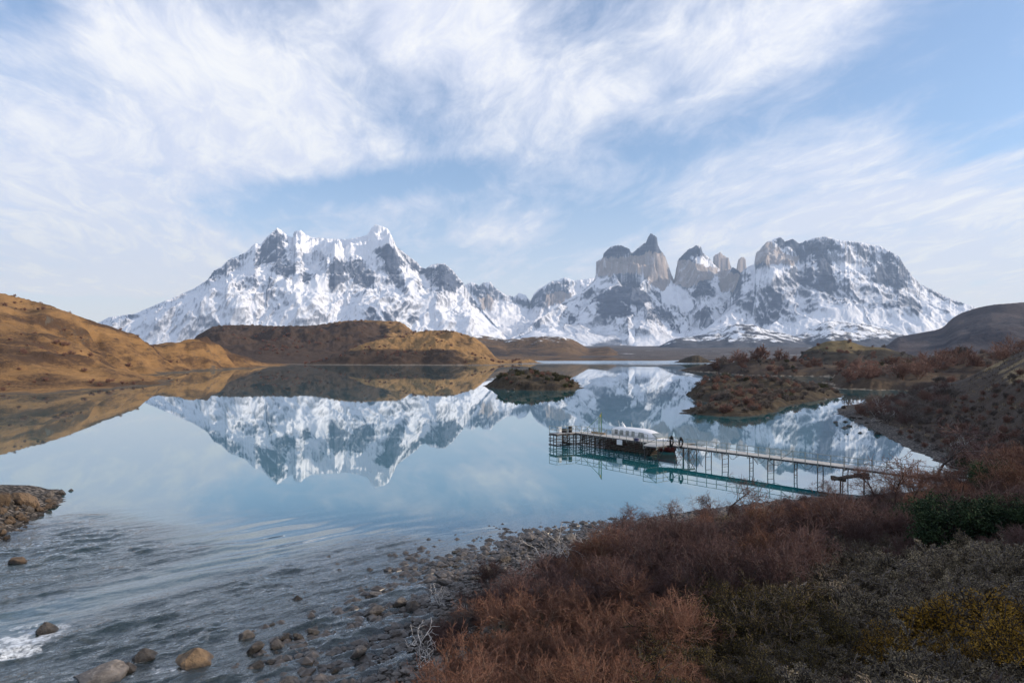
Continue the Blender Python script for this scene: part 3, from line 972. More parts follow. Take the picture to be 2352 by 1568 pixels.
LEFT, LEFT_LU = hill('hill', 'sunlit tan grass hill sloping down to the lake on the left', 'tan_hill',
     [([(-900, 590, 330), (-500, 610, 400), (0, 676, 480), (60, 689, 500), (150, 714, 520), (240, 740, 540), (330, 763, 560), (420, 770, 600), (480, 758, 640),
        (510, 763, 660), (560, 786, 740), (620, 816, 840), (665, 838, 926)], 300, 1.15),
      ([(-300, 830, 290), (60, 850, 300), (200, 862, 310), (300, 873, 315)], 60, 1.2)],
     -900, 720, 150, 1300, 560, 250, 3.6, 60, 5,
     [(-1200, 175), (0, 229), (100, 234), (250, 265), (340, 297), (432, 319), (345, 352), (325, 440), (480, 590), (675, 930), (640, 1100), (300, 1500), (-1200, 1500)],
     55, mound=.3, scrub=lambda U, P, Y: .75 * sstep(0, 25, 35 - np.hypot((U - 490) * .8, (P - 768) * 1.3)) + .5 * sstep(12, 0, np.abs(P - 742 - (U - 240) * .25)) * sstep(120, 30, np.abs(U - 260)),
     bare=lambda U, P, Y: .75 * sstep(30, 5, np.hypot(U - 100, (P - 735) * 1.6)) * sstep(-.1, .3, fbm(U / 14, P / 7, 4, .6, 44)))  # rock outcrop, its dark colour includes the shade on the cliff
H3, H3_LU = hill('hill', 'brown flat-topped hill behind the central headland with a bright tan right end', 'plateau',
     [([(440, 775, 1650), (485, 752, 1620), (504, 748, 1600), (582, 747, 1600), (641, 750, 1600), (719, 748, 1600), (782, 739, 1600), (836, 736, 1600), (914, 738, 1600),
        (926, 742, 1600), (957, 766, 1560), (985, 790, 1530)], 520, 1.05),
      ([(700, 800, 1300), (760, 800, 1300), (830, 805, 1320)], 160, 1.2)],
     380, 1080, 1000, 2150, 380, 150, 15, 95, 6, [(380, 1020), (720, 1010), (1060, 1250), (1080, 2200), (380, 2200)], 90,
     scrub=lambda U, P, Y: .62 * sstep(905, 850, U) * sstep(735, 750, P) + .1 * sstep(905, 850, U))  # scrub tone painted over the unlit part, thinned on the sunlit right end
H2, H2_LU = hill('hill', 'rounded brown headland with steep dark bluffs over the water in the centre', 'brown_hill',
     [([(690, 833, 1010), (711, 825, 1030), (758, 812, 1060), (836, 793, 1090), (914, 777, 1110), (960, 768, 1120), (992, 766, 1120), (1032, 767, 1120), (1060, 772, 1120),
        (1091, 780, 1120), (1113, 793, 1125), (1141, 814, 1130), (1162, 819, 1140), (1228, 826, 1200), (1243, 831, 1230)], 240, 1.0)],
     640, 1260, 880, 1500, 440, 150, 9, 60, 8,
     [(690, 960), (760, 935), (860, 918), (1000, 915), (1120, 918), (1152, 930), (1170, 1020), (1240, 1140), (1246, 1250), (1150, 1400), (700, 1300)], 75, mound=4.0,
     scrub=lambda U, P, Y: .75 * sstep(796, 812, P) * sstep(1090, 1000, U) - .1)  # scrub tone also paints the shade on the lower left bluffs
hill('hill', 'far brown moorland ridge dusted with snow beyond the lake', 'far_hill',
     [([(980, 790, 2600), (1065, 770, 2700), (1113, 772, 2700), (1161, 780, 2700), (1249, 772, 2700), (1294, 774, 2700), (1319, 780, 2650), (1351, 797, 2600),
        (1399, 794, 2500), (1418, 805, 2450), (1478, 820, 2300), (1541, 825, 2200)], 950, 1.0)],
     960, 1580, 1600, 3600, 330, 120, 16, 240, 9, [(960, 1650), (1200, 1650), (1560, 1640), (1560, 3700), (960, 3700)], 150,
     snow=lambda U, P, z: .24 * sstep(800, 778, P) - .12)
hill('hill', 'snow-patched dark foothill below the horned peaks', 'snow_hill',
     [([(1380, 812, 6800), (1430, 803, 6900), (1510, 793, 7000), (1548, 775, 7000), (1614, 766, 7000), (1687, 742, 7000), (1732, 743, 7000), (1749, 751, 7000), (1822, 768, 7000), (1900, 790, 7000), (1960, 805, 7000)], 2600, 1.15)],
     1360, 1990, 4800, 8200, 330, 130, 60, 620, 10, base=-8, snow=lambda U, P, z: .36 * sstep(808, 772, P) - .19)
hill('hill', 'snow-striped dark foothill below the flat-topped massif', 'snow_hill',
     [([(1780, 800, 7400), (1820, 772, 7600), (1851, 752, 7600), (1902, 735, 7600), (1931, 738, 7600), (2004, 744, 7600), (2063, 763, 7500), (2140, 780, 7300), (2240, 800, 7000)], 2400, 1.15)],
     1740, 2290, 5600, 8900, 330, 130, 55, 560, 12, base=-8, snow=lambda U, P, z: .40 * sstep(803, 762, P) - .19)
hill('hill', 'big dark bluish hill rising on the right edge below the massif', 'dark_hill',
     [([(1960, 815, 2300), (2037, 785, 2400), (2063, 767, 2450), (2150, 752, 2500), (2169, 745, 2500), (2183, 729, 2500), (2205, 716, 2500), (2242, 704, 2500), (2278, 697, 2500),
        (2315, 694, 2500), (2352, 691, 2500), (2700, 640, 2500), (3200, 620, 2500)], 1250, 1.0)],
     1800, 3200, 1250, 4000, 440, 130, 22, 330, 13, base=-4, snow=lambda U, P, z: .35 * sstep(706, 694, P) - .3)
DOME, DOME_LU = hill('hill', 'low heath-covered dome with an olive grass top on the right bank', 'dome_hill',
     [([(1780, 830, 600), (1825, 810, 640), (1847, 796, 660), (1895, 780, 680), (1942, 778, 690), (1986, 787, 690), (2034, 792, 690), (2077, 800, 690), (2132, 807, 690), (2205, 818, 680), (2280, 830, 660)], 150, .85)],
     1690, 2400, 440, 950, 360, 120, 3.0, 60, 14, base=-.5,
     scrub=lambda U, P, Y: .55 * sstep(800, 818, P) * sstep(2200, 2050, U))  # scrub tone also darkens the unlit front below the sunlit top
FLAT, FLAT_LU = hill('heath', 'low heath and gravel flats reaching into the lake on the right', 'heath',
     [([(1600, 842, 560), (1680, 836, 540), (1785, 828, 500), (1880, 842, 480)], 60, 1.0),
      ([(2000, 850, 350), (2200, 840, 340), (2500, 800, 330), (2900, 740, 330)], 140, 1.0)],
     1540, 2900, 215, 1000, 430, 190, 1.6, 26, 15,
     [(1558, 588), (1640, 520), (1700, 452), (1800, 432), (1912, 420), (1916, 350), (1898, 326), (1930, 264), (2045, 256), (2110, 248), (2180, 226), (2300, 205), (3100, 200), (3100, 1050), (1640, 1050), (1590, 760)],
     9, mound=.7, base=-3, settle=False)
ISL = [(1110, 291), (1135, 268), (1180, 256), (1240, 251), (1300, 254), (1336, 268), (1332, 300), (1290, 325), (1220, 335), (1150, 318)]
ISLE, ISLE_LU = hill('islet', 'small oval islet with mossy scrub in the middle of the lake', 'isle',
     [([(1122, 880, 290), (1150, 862, 288), (1180, 856, 286), (1225, 860, 285), (1280, 866, 285), (1318, 872, 284), (1332, 880, 284)], 34, .75)],
     1095, 1350, 235, 350, 150, 80, .8, 8, 16, ISL, 5.5, mound=.5, kind='structure', cat='island', settle=False)
ISL2 = [(1562, 152), (1600, 150), (1660, 145), (1720, 144), (1765, 152), (1790, 166), (1850, 188), (1935, 214), (1938, 228), (1880, 262), (1800, 290), (1700, 285), (1620, 262), (1578, 232), (1590, 205), (1632, 180), (1600, 166), (1566, 160)]
ISLE2, ISLE2_LU = hill('islet', 'rocky islet with leafless brown scrub off the right bank', 'isle',
     [([(1588, 902, 228), (1618, 880, 230), (1660, 877, 232), (1730, 888, 235), (1840, 896, 236), (1925, 908, 225)], 36, .6),
      ([(1575, 945, 156), (1620, 928, 165), (1680, 912, 172), (1740, 920, 175)], 16, .6)],
     1545, 1960, 135, 310, 220, 150, .8, 7, 17, ISL2, 4.5, mound=.45, kind='structure', cat='island', settle=False)
hill('islet', 'small dark islet far out in front of the far shore', 'isle',
     [([(1548, 829, 1210), (1575, 818, 1210), (1600, 813, 1210), (1622, 818, 1210), (1638, 828, 1210)], 90, .8)],
     1530, 1655, 1120, 1420, 80, 40, 2, 30, 18, [(1545, 1215), (1590, 1185), (1642, 1195), (1640, 1290), (1560, 1300)], 14, mound=.6, cat='island', settle=False)

# ------------------------------------------------------------------ near shore: one sheet of ground with the river bed
LAND = [(-22, -8), (-15, 6), (-11, 16), (-7.5, 23), (-5.5, 28), (-4.3, 35), (-2.6, 41.5), (.7, 46.5), (4.9, 49.8), (10.6, 54.5), (19.8, 59.3),
        (29, 63.0), (35, 63.8), (41, 66), (47, 72), (51, 80), (53, 88), (56, 97.5), (63, 120), (69, 140), (72, 152), (84, 176), (100, 190), (125, 205), (330, 215), (400, -120), (-40, -120)]
LAND2 = [(-35.5, 46.5), (-37, 52), (-38.5, 57), (-39.6, 61), (-43.6, 66.5), (-48, 66.8), (-95, 70), (-95, 43)]


def ground_z(x, y):
    x = np.asarray(x, float)
    y = np.asarray(y, float)
    n = fbm(x / 7, y / 7, 5, .5, 61)
    jit = .9 * fbm(x / 4, y / 4, 3, .5, 66)
    d = poly_sd(x + jit, y + jit * .7, LAND)
    dp = np.clip(d, 0, None)
    z = .07 * np.minimum(dp, 4.5) + 8.0 * (1 - np.exp(-np.clip(dp - 3.0, 0, None) / 36.0)) + .20 * np.clip(x - .42 * y - 5, 0, 14) * sstep(4, 16, dp)
    z = z + np.clip(dp / 6, 0, 1) * .32 * n
    z = z + (8.0 * np.exp(-((x - 5) ** 2 + (y + 2) ** 2) / 170.0) + 2.5 * np.exp(-(x ** 2 + (y + 1) ** 2) / 20.0)) * sstep(0, 6, dp)
    ramp = np.clip(x - (14 + .567 * y) - 2 * n, 0, None)
    far_ = sstep(190, 150, y)
    z = z + 17.0 * (1 - np.exp(-.52 * ramp / 17.0)) * far_
    z = z * (1 - .55 * sstep(60, 100, y) * sstep(24, 6, dp))
    z = z - 1.3 * np.exp(-((x - 41) ** 2 + (y - 60) ** 2) / 45.0) * sstep(1, 5, dp)
    bed = -np.clip(-d, 0, 60) * .031 - .08 + .08 * fbm(x / 2.5, y / 2.5, 4, .55, 71)
    bed = np.where(y > 52, bed - (y - 52) * .05, bed)
    bed = np.maximum(bed, -5.5)
    out = np.where(d > 0, z, bed)
    d2 = poly_sd(x, y, LAND2)
    z2 = 1.9 * (1 - np.exp(-np.clip(d2, 0, None) / 5)) + .25 * n
    out = np.where(d2 > 0, np.maximum(out, z2 * sstep(0, 2.5, d2)), np.maximum(out, np.where(d2 > -6, -.12 + d2 * .12, -9)))
    return out, d, d2


def spaced(parts):
    a = []
    for lo, hi, st in parts:
        a += list(np.arange(lo, hi, st))
    return np.array(a + [parts[-1][1]])


gx = spaced([(-95, -50, 1.5), (-50, -24, .6), (-24, 30, .3), (30, 80, .55), (80, 150, 2.0), (150, 330, 8)])
gy = spaced([(-60, 4, 2.0), (4, 72, .3), (72, 150, .7), (150, 214, 1.6)])
GX, GY = np.meshgrid(gx, gy)
GZ, GD, GD2 = ground_z(GX, GY)
PXg, PYg = CX + GX / np.maximum(GY, 1) * F, HY - (GZ - CAMZ) / np.maximum(GY, 1) * F
tan_a = .85 * sstep(5.5, 10, GX - (11 + .567 * GY)) * sstep(95, 115, GY) * (.35 + .9 * sstep(-.2, .5, fbm(GX / 10, GY / 10, 3, .5, 90))) + .25 * sstep(30, 12, GY)
grav = np.where(GD > 0, sstep(6.0, 2.5, GD), 1.0)
me = mesh_np('ground', np.stack([GX, GY, GZ], -1).reshape(-1, 3), grid_faces(*GX.shape), [M['soil']], True, {'tan': tan_a.ravel(), 'gravel': grav.ravel()})
tag(obj('ground', me), 'dark scrubby hillside and stony shore in the foreground', None, None, 'structure')


def lookup(G, x, y):
    x = np.clip(np.asarray(x, float), gx[0], gx[-1] - .01)
    y = np.clip(np.asarray(y, float), gy[0], gy[-1] - .01)
    i = np.clip(np.searchsorted(gx, x, 'right') - 1, 0, len(gx) - 2)
    j = np.clip(np.searchsorted(gy, y, 'right') - 1, 0, len(gy) - 2)
    a, b = (x - gx[i]) / (gx[i + 1] - gx[i]), (y - gy[j]) / (gy[j + 1] - gy[j])
    return (G[j, i] * (1 - a) + G[j, i + 1] * a) * (1 - b) + (G[j + 1, i] * (1 - a) + G[j + 1, i + 1] * a) * b


def gz(x, y):
    return float(lookup(GZ, x, y))


def shore_d(x, y):
    return float(lookup(GD, x, y))


def on_ground(px, py, water=True):
    """the point of the near ground (or water) seen at a photo position"""
    Y = np.concatenate([np.arange(4, 70, .15), np.arange(70, 215, .6)])
    x = (px - CX) / F * Y
    g = lookup(GZ, x, Y)
    if water: g = np.maximum(g, 0)
    ray = CAMZ - (py - HY) / F * Y
    hit = np.nonzero(ray <= g)[0]
    k = hit[0] if len(hit) else len(Y) - 1
    return float(x[k]), float(Y[k]), float(g[k])


# ------------------------------------------------------------------ the lake and its outflow
def rapid_mask(x, y):
    n = fbm(x / 6, y / 6, 3, .5, 81)
    e = 48 + 2.2 * n + 9 * sstep(-18, -30, x) + 3 * sstep(-14, -4, x)
    r = sstep(e + 2, e - 10, y)
    # the smooth tongue that slides between the riffles
    dt, tt = seg_dist(x, y, -14, 50, -26, 30)
    return np.clip(r * (1 - .72 * sstep(4.5, 1.0, dt)), 0, 1)


def wave(x, y, r):
    a = R(41)
    s, c = x * math.cos(a) + y * math.sin(a), -x * math.sin(a) + y * math.cos(a)
    big = sstep(-.25, .5, fbm(s / 9, c / 5, 3, .5, 83))
    wv = (.07 + .12 * big) * fbm(s / 3.2, c / 1.25, 4, .5, 85) + (.03 + .07 * big) * ridged(s / 2.2 + .3 * fbm(x, y, 2, .5, 3), c / .95, 3, .5, 87)
    swell = .05 * np.sin(c * 2.4 + 1.5 * fbm(s / 5, c / 5, 2, .5, 88)) * np.exp(-((x + 19) ** 2 + (y - 42) ** 2) / 120)
    return wv * r - .05 * r + swell * np.clip(sstep(60, 45, y), 0, 1)


def FW(px, py): return W(px, CAMZ * F / (py - HY))
FOAMS = [(45, 1470, 1.9, .62), (95, 1462, 1.0, .6), (20, 1500, 1.6, .6), (130, 1440, .6, .5), (430, 1385, .8, .42), (540, 1388, .7, .42), (475, 1395, .5, .35),
         (440, 1470, .7, .45), (470, 1455, .5, .4), (350, 1545, .8, .5), (420, 1540, .6, .45), (200, 1552, .8, .5), (100, 1556, .7, .45), (240, 1500, .5, .4),
         (500, 1480, .5, .4), (300, 1360, .6, .3), (640, 1345, .7, .35), (590, 1355, .7, .33), (760, 1312, .6, .36), (790, 1280, .4, .3), (520, 1420, .5, .38),
         (20, 1360, .6, .4), (180, 1300, .7, .33), (250, 1280, .6, .3), (660, 1420, .6, .3), (820, 1340, .5, .28), (560, 1520, .6, .36), (520, 1550, .6, .36), (425, 1530, .5, .42), (315, 1522, .4, .4), (545, 1470, .45, .36), (565, 1500, .45, .36), (610, 1490, .4, .32), (575, 1538, .5, .34), (640, 1560, .5, .30), (90, 1420, .4, .35), (60, 1440, .8, .5), (700, 1385, .5, .3), (600, 1405, .7, .3)]


def make_water():
    u = np.concatenate([np.linspace(-2600, -420, 14)[:-1], np.arange(-420, 1500, 4.0), np.linspace(1500, 4200, 60)])
    Yv = np.concatenate([np.linspace(13, 20, 8)[:-1], np.geomspace(20, 62, 330), np.geomspace(62, 2100, 50)[1:], [3200]])
    U, Yg = np.meshgrid(u, Yv)
    X = (U - CX) / F * Yg
    near = Yg < 75
    rp = np.where(near, rapid_mask(X, Yg), 0)
    z = np.where(near, wave(X, Yg, rp), 0)
    gz_, d, d2 = ground_z(X, Yg)
    depth = np.where(Yg < 200, z - gz_, 9)
    shal = np.clip(np.exp(-np.clip(depth, 0, 9) / 1.3), 0, 1) * sstep(66, 50, Yg)
    z = np.where(depth < .02, np.minimum(z, .01), z)
    foam = np.zeros_like(z)
    for px, py, r_, k in FOAMS:
        fx, fy = FW(px, py)
        a = R(41)
        s, c = (X - fx) * math.cos(a) + (Yg - fy) * math.sin(a), -(X - fx) * math.sin(a) + (Yg - fy) * math.cos(a)
        s = s + r_ * .9 * fbm(X / .9, Yg / .9, 3, .6, 201)
        c = c + r_ * .6 * fbm(X / .7, Yg / .7, 3, .6, 207)
        foam = np.maximum(foam, (k * 1.1 + .12) * np.exp(-((s / (1.5 * r_)) ** 2 + (c / (.75 * r_)) ** 2)))
    foam = np.maximum(foam, rp * .34 * sstep(.05, .20, z))
    breeze = np.clip(sstep(820, 1250, Yg) * .8 + .12 * sstep(.2, .8, fbm(X / 120, Yg / 260, 3, .5, 92)) * sstep(150, 400, Yg), 0, 1)
    me = mesh_np('lake', np.stack([X, Yg, z], -1).reshape(-1, 3), grid_faces(*U.shape), [M['water']], True,
                 {'rapid': rp.ravel(), 'foam': foam.ravel(), 'shallow': shal.ravel(), 'breeze': breeze.ravel()})
    tag(obj('lake', me), 'still glacial lake mirroring the mountains and running out over a stony riffle', None, None, 'structure')


make_water()

# ------------------------------------------------------------------ jetty
DZ, RZ = 1.72, 2.74


def P2(p): return Vector((p[0], p[1], 0))


JA, JB, JC = P2((5.47, 99.7)), P2((6.47, 98.2)), P2((9.31, 99.7))
JF = P2((17.6, 88.55))
JG, JH, JI = P2((16.46, 85.6)), P2((17.85, 84.4)), P2((19.87, 86.0))
JK = P2((23.6, 87.9))
JE = P2((41.3, 59.5))
LD = (JF - JC).normalized()
LN = Vector((-LD.y, LD.x, 0))
if LN.y < 0: LN = -LN
WD = (JE - JI).normalized()
WN = Vector((-WD.y, WD.x, 0))
if WN.x < 0: WN = -WN
rnd = random.Random(5)


def zv(p, z): return Vector((p.x, p.y, z))


def build_jetty():
    base = Vector((18, 89, 0))
    root = empty('jetty', base)
    tag(root, 'long grey timber jetty on log cribs with a narrow walkway to the right bank', 'jetty')

    def part(mb, name, mat, par=root):
        o = mb.build(name, mat, par)
        if par is root: o.location = -base
        return o
    # log cribs: rows of horizontal logs spiked to upright piles
    for (p, q, rows) in ((JA, JB, 1), (JB, JC, 1), (JC, JF, 2), (JA + LN * 2.6, JC + LN * 2.3, 1), (JF, JF + LN * 2.0, 1)):
        mb = MB()
        d = (q - p)
        L = d.length
        d.normalize()
        nrm = Vector((-d.y, d.x, 0))
        for r_ in range(rows):
            off = nrm * (.18 * r_) + (LN * (1.9 if r_ == 1 else 0))
            for k in range(8):
                z = -.15 + k * .225
                n = max(1, int(L / 3.2))
                for s in range(n):
                    a, b = L * s / n - .12, L * (s + 1) / n + .12
                    if rnd.random() < .10: continue
                    e = .02 * rnd.uniform(-1, 1)
                    mb.tube([zv(p + d * a + off, z + e), zv(p + d * b + off, z - e)], rnd.uniform(.05, .07), 6)
            for k in range(int(L / .95) + 1):
                s = min(L, k * .95 + rnd.uniform(-.08, .08))
                mb.tube([zv(p + d * s + off + nrm * .1, -1.2), zv(p + d * s + off + nrm * .1, DZ - .08)], .065, 6)
        for k in range(int(L / 1.9)):
            s = k * 1.9 + .4
            mb.bar(zv(p + d * s - nrm * .1, .05), zv(p + d * (s + 1.5) - nrm * .1, 1.4), .05)
        part(mb, 'log_crib', M['wood_dark'])
    # decks: boards laid across, a few mm of gap
    mb = MB()

    def boards(p, q, wl, nrm, z, step=.16):
        d = (q - p)
        n = max(1, int(d.length / step))
        d.normalize()
        for k in range(n):
            a = p + d * (k * step + step / 2)
            w_ = wl(k * step / (n * step)) if callable(wl) else wl
            c = a + nrm * w_ / 2
            mb.box((c.x, c.y, z - .025 + rnd.uniform(-.004, .004)), (step - .012, w_, .05), math.atan2(d.y, d.x))
    boards(JC, JF, 2.2, LN, DZ)
    boards(JI - WD * .2, JE, 1.9, WN, DZ)
    mb.prism([(p.x, p.y) for p in (JA, JB, JC, JC + LN * 2.3, JA + LN * 2.8)], DZ - .055, DZ - .003)
    mb.prism([(p.x, p.y) for p in (JG, JH, JI, JK, JF + LN * 2.3, JF - LD * .05)], DZ - .06, DZ - .004)
    part(mb, 'deck', M['wood_deck'])
    mb = MB()
    for p, q, o in ((JC, JF, LN * .05), (JC, JF, LN * 2.1), (JI, JE, WN * .06), (JI, JE, WN * 1.84), (JA, JB, LN * .05), (JB, JC, LN * .05),
                    (JG, JH, LN * .08), (JH, JI, WN * .05), (JI, JK, Vector((0, .08, 0)))):
        mb.bar(zv(p + o, DZ - .14), zv(q + o, DZ - .14), .07, .17)
    part(mb, 'deck_beam', M['steel_dark'])
    # railings along the open edges
    def rail(pts, spacing, mid=True):
        for p, q in zip(pts[:-1], pts[1:]):
            m2 = MB()
            m2.bar(zv(p, RZ), zv(q, RZ), .06, .05)
            part(m2, 'handrail', M['wood_rail'])
            m3 = MB()
            m3.bar(zv(p, DZ + .52), zv(q, DZ + .52), .045, .06)
            part(m3, 'middle_rail', M['wood_rail'])
            d = q - p
            n = max(1, round(d.length / spacing))
            dn = d.normalized()
            for k in range(n + (1 if q is pts[-1] else 0)):
                a = p + d * k / n
                m4 = MB()
                m4.bar(zv(a, DZ - .42), zv(a, RZ), .07)
                m4.bar(zv(a, DZ - .40), zv(a + dn * .42, DZ - .16), .045)
                part(m4, 'rail_post', M['wood_rail'])
    rail([JA, JB, JC, JF], 1.3)
    rail([JG, JH, JI], 1.35)
    rail([JI, JE], 1.36)
    mb = MB()
    for p, q in ((JC, JC + LD * 1.3), (JC + LD * 3.9, JC + LD * 5.2), (JC + LD * 6.5, JC + LD * 5.2), (JH, JG), (JI, JI - (JI - JH).normalized() * 1.1), (JI, JI + WD * 1.3), (JI + WD * 16.3, JI + WD * 15.0)):
        mb.bar(zv(p, RZ - .03), zv(q, DZ + .05), .06)
    part(mb, 'rail_brace', M['wood_rail'])
    # trestles of the walkway
    L = (JE - JI).length
    for k, s in enumerate((.6, 2.7, 5.2, 7.4, 11.0, 13.3, 16.4, 18.9, 21.6)):
        mb = MB()
        g = (1.5, 1.4, 1.0, 1.1, .55, 1.1, .4, 1.0, .9)[k]
        a, b = JI + WD * s + WN * .25, JI + WD * (s + .1) + WN * (.25 + g)
        bend = rnd.uniform(-.07, .07)
        for c in (a, b):
            mb.tube([zv(c, -1.5), zv(c + WD * bend, .55), zv(c, DZ - .15)], .055, 6)
        for z in (.12, .75, 1.32):
            if rnd.random() < .75 or z > 1.2:
                mb.bar(zv(a, z), zv(b, z + .05), .05)
        if k < 2:
            mb.bar(zv(a, -.3), zv(b, 1.4), .045)
            mb.bar(zv(b, -.3), zv(a, 1.4), .045)
        part(mb, 'trestle', M['steel_dark'])
    for (c, tint) in ((JG, 0), (JH, 0), (JK, 0), (JK - WN * 1.8, 0), (JI + WN * 2.2 + WD * .3, 0)):
        mb = MB()
        mb.tube([zv(c + Vector((.25, .35, 0)), -1.4), zv(c + Vector((.25, .35, 0)), DZ - .08)], .06, 6)
        mb.bar(zv(c + Vector((.25, .35, 0)), .1), zv(c + Vector((1.2, .9, 0)), 1.45), .05)
        part(mb, 'pile', M['steel_dark'])
    mb = MB()
    for s0, s1 in ((8.4, 9.6), (11.8, 13.1), (13.4, 15.3), (17.2, 18.6)):
        pts = [zv(JI + WD * (s0 + (s1 - s0) * t), DZ - .2 - .55 * math.sin(PI * t)) for t in [i / 8 for i in range(9)]]
        mb.tube(pts, .022, 5)
    mb.tube([zv(JI + WD * 11.6, DZ - .2), zv(JI + WD * 12.4 - WN * .3, DZ - .85)], .04, 5)
    part(mb, 'slack_hose', M['black'])


build_jetty()

# things standing on the jetty
r_ = empty('davit_crane', zv(P2((12.7, 98.3)), DZ))
tag(r_, 'green davit crane with a diagonal stay standing on the jetty deck', 'crane')
mb = MB()
mb.bar((-.17, 0, 0), (-.17, 0, 2.45), .11)
mb.bar((.17, 0, 0), (.17, 0, 3.1), .11)
mb.box((0, 0, .03), (.8, .5, .06))
mb.build('post', M['green'], r_)
mb = MB()
mb.bar((-.17, 0, 2.4), (.19, 0, 3.12), .12)
mb.build('jib', M['wood_rail'], r_)
mb = MB()
mb.tube([(-.12, 0, 2.5), (-2.4, .9, .1)], .035, 6)
mb.build('stay', M['green'], r_)
mb = MB()
mb.tube([(0, -.02, 2.75), (.02, -.02, 2.45)], [.09, .07], 8)
mb.tube([(.02, -.02, 2.45), (.05, -.02, 1.2)], .018, 5)
mb.build('pulley_block', M['yellow'], r_)

r_ = empty('cabinet', zv(P2((6.95, 99.3)), DZ), .5)
tag(r_, 'white metal cabinet on the outer left corner of the jetty', 'cabinet')
mb = MB()
mb.box((0, 0, .42), (.42, .36, .84))
mb.build('body', M['white'], r_)
mb = MB()
mb.box((0, -.19, .70), (.28, .02, .06))
mb.build('vent', M['black'], r_)
for k, (x, y, rz, m_, lb) in enumerate(((7.7, 99.9, .3, 'steel_dark', 'dark open crate beside the white cabinet on the jetty'), (8.55, 100.2, .1, 'black', 'black fuel drum near the railing corner of the jetty'))):
    mb = MB()
    if k == 0:
        for i in range(4):
            for sx_, sy_, w_, d_ in ((0, -.28, .8, .03), (0, .28, .8, .03), (-.4, 0, .03, .56), (.4, 0, .03, .56)):
                mb.box((sx_, sy_, .08 + i * .14), (w_, d_, .11))
        mb.box((0, 0, .015), (.8, .56, .03))
    else:
        mb.tube([(0, 0, 0), (0, 0, .02), (0, 0, .25), (0, 0, .27), (0, 0, .29), (0, 0, .55), (0, 0, .57), (0, 0, .59), (0, 0, .85), (0, 0, .87)],
                [.27, .29, .28, .295, .28, .28, .295, .28, .28, .26], 14)
    tag(mb.build(('crate', 'drum')[k], M[m_], None, k == 1, zv(P2((x, y)), DZ)), lb, ('crate', 'drum')[k])
mb = MB()
for i in range(9):
    o_ = (i % 3) * .16 - .16
    mb.box((rnd.uniform(-.15, .15), o_, .05 + (i // 3) * .085), (2.6 + rnd.uniform(-.4, .3), .14, .07), rnd.uniform(-.06, .06))
o = tag(mb.build('timber_pile', M['wood_raw'], None, False, zv(JC + LD * 3.0 + LN * 1.7, DZ)), 'pile of pale sawn planks at the foot of the green crane', 'timber')
o.rotation_euler = (0, 0, math.atan2(LD.y, LD.x))
mb = MB()
mb.box((0, 0, .16), (.72, .34, .30), 0, .92)
mb.box((0, 0, .335), (.76, .38, .05))
o = tag(mb.build('plastic_chest', M['blue'], None, False, zv(JC + LD * 12.0 - LN * .02, DZ)), 'dark blue plastic chest on the jetty edge beside the boat', 'chest')
o.rotation_euler = (0, 0, math.atan2(LD.y, LD.x))
mb = MB()
mb.box((0, 0, .34), (1.0, .05, .68))
o = tag(mb.build('notice_panel', M['white'], None, False, zv(JC + LD * 9.0 - LN * .16, .92)), 'blank white panel fixed to the log crib under the jetty deck', 'panel')
o.rotation_euler = (0, 0, math.atan2(LD.y, LD.x))


def rope_coil(c, lb):
    mb = MB()
    rr = random.Random(int(c.x * 100))
    for k in range(7):
        w_, h_ = .12 + .03 * (k % 4), .55 + .05 * (k % 3)
        ox, oy = rr.uniform(-.05, .05), rr.uniform(-.06, .06)
        mb.tube([(ox + w_ * math.sin(2 * PI * t / 16) * (1.1 - .5 * math.cos(2 * PI * t / 16) * -1), oy + .02 * k - .05, -h_ + h_ * math.cos(2 * PI * t / 16)) for t in range(17)], .035, 5)
    mb.tube([(-.12, 0, 0.02), (0, 0, .12), (.12, 0, .02)], [.10, .13, .10], 7)
    mb.tube([(0, 0, .1), (0, 0, -.3)], [.12, .09], 7)
    tag(mb.build('rope_coil', M['black'], None, True, c), lb, 'rope coil')


rope_coil(zv(JI + WD * .35 - WN * .05, RZ), 'thick black rope coil hung on the corner post of the jetty rail')
rope_coil(zv(JI + WD * 1.75 - WN * .05, RZ - .03), 'slimmer black rope coil hung on the next walkway post')

# two heavy beams of an old slipway under the landward end of the walkway
r_ = empty('timber_slipway', (33.0, 66.6, 0))
tag(r_, 'two heavy dark beams of an old slipway frame beside the walkway', 'slipway')
for dx_, dy_, dz_ in ((0, 0, .95), (.4, 1.3, .75)):
    mb = MB()
    mb.tube([(-1.7 + dx_, -.2 + dy_, dz_), (1.9 + dx_, .2 + dy_, dz_ + .42)], [.14, .17], 8)
    mb.build('beam', M['wood_dark'], r_)
for x in (-.9, 1.4):
    mb = MB()
    mb.box((x, .55, .98 + .1 * x), (.34, 1.9, .3), .2)
    mb.tube([(x, .1, -1), (x, .1, .9)], .08, 6)
    mb.build('cross_block', M['wood_dark'], r_)

# ------------------------------------------------------------------ the boat
boat = empty('tour_boat', (18.25, 96.4, 0), math.atan2(-.80, .596))
tag(boat, 'white cabin boat with a dark red hull moored behind the jetty', 'boat')


def hull_sec(s):
    t = (s + 6) / 12
    b = 1.55 * (1 - max(0, (t - .55) / .45) ** 2.2) * (.9 + .1 * min(1, t / .2)) + .02
    dk = 1.25 + .45 * max(0, (t - .4) / .6) ** 2
    kl = -.5 + .35 * max(0, (t - .7) / .3) ** 2
    return b, dk, kl


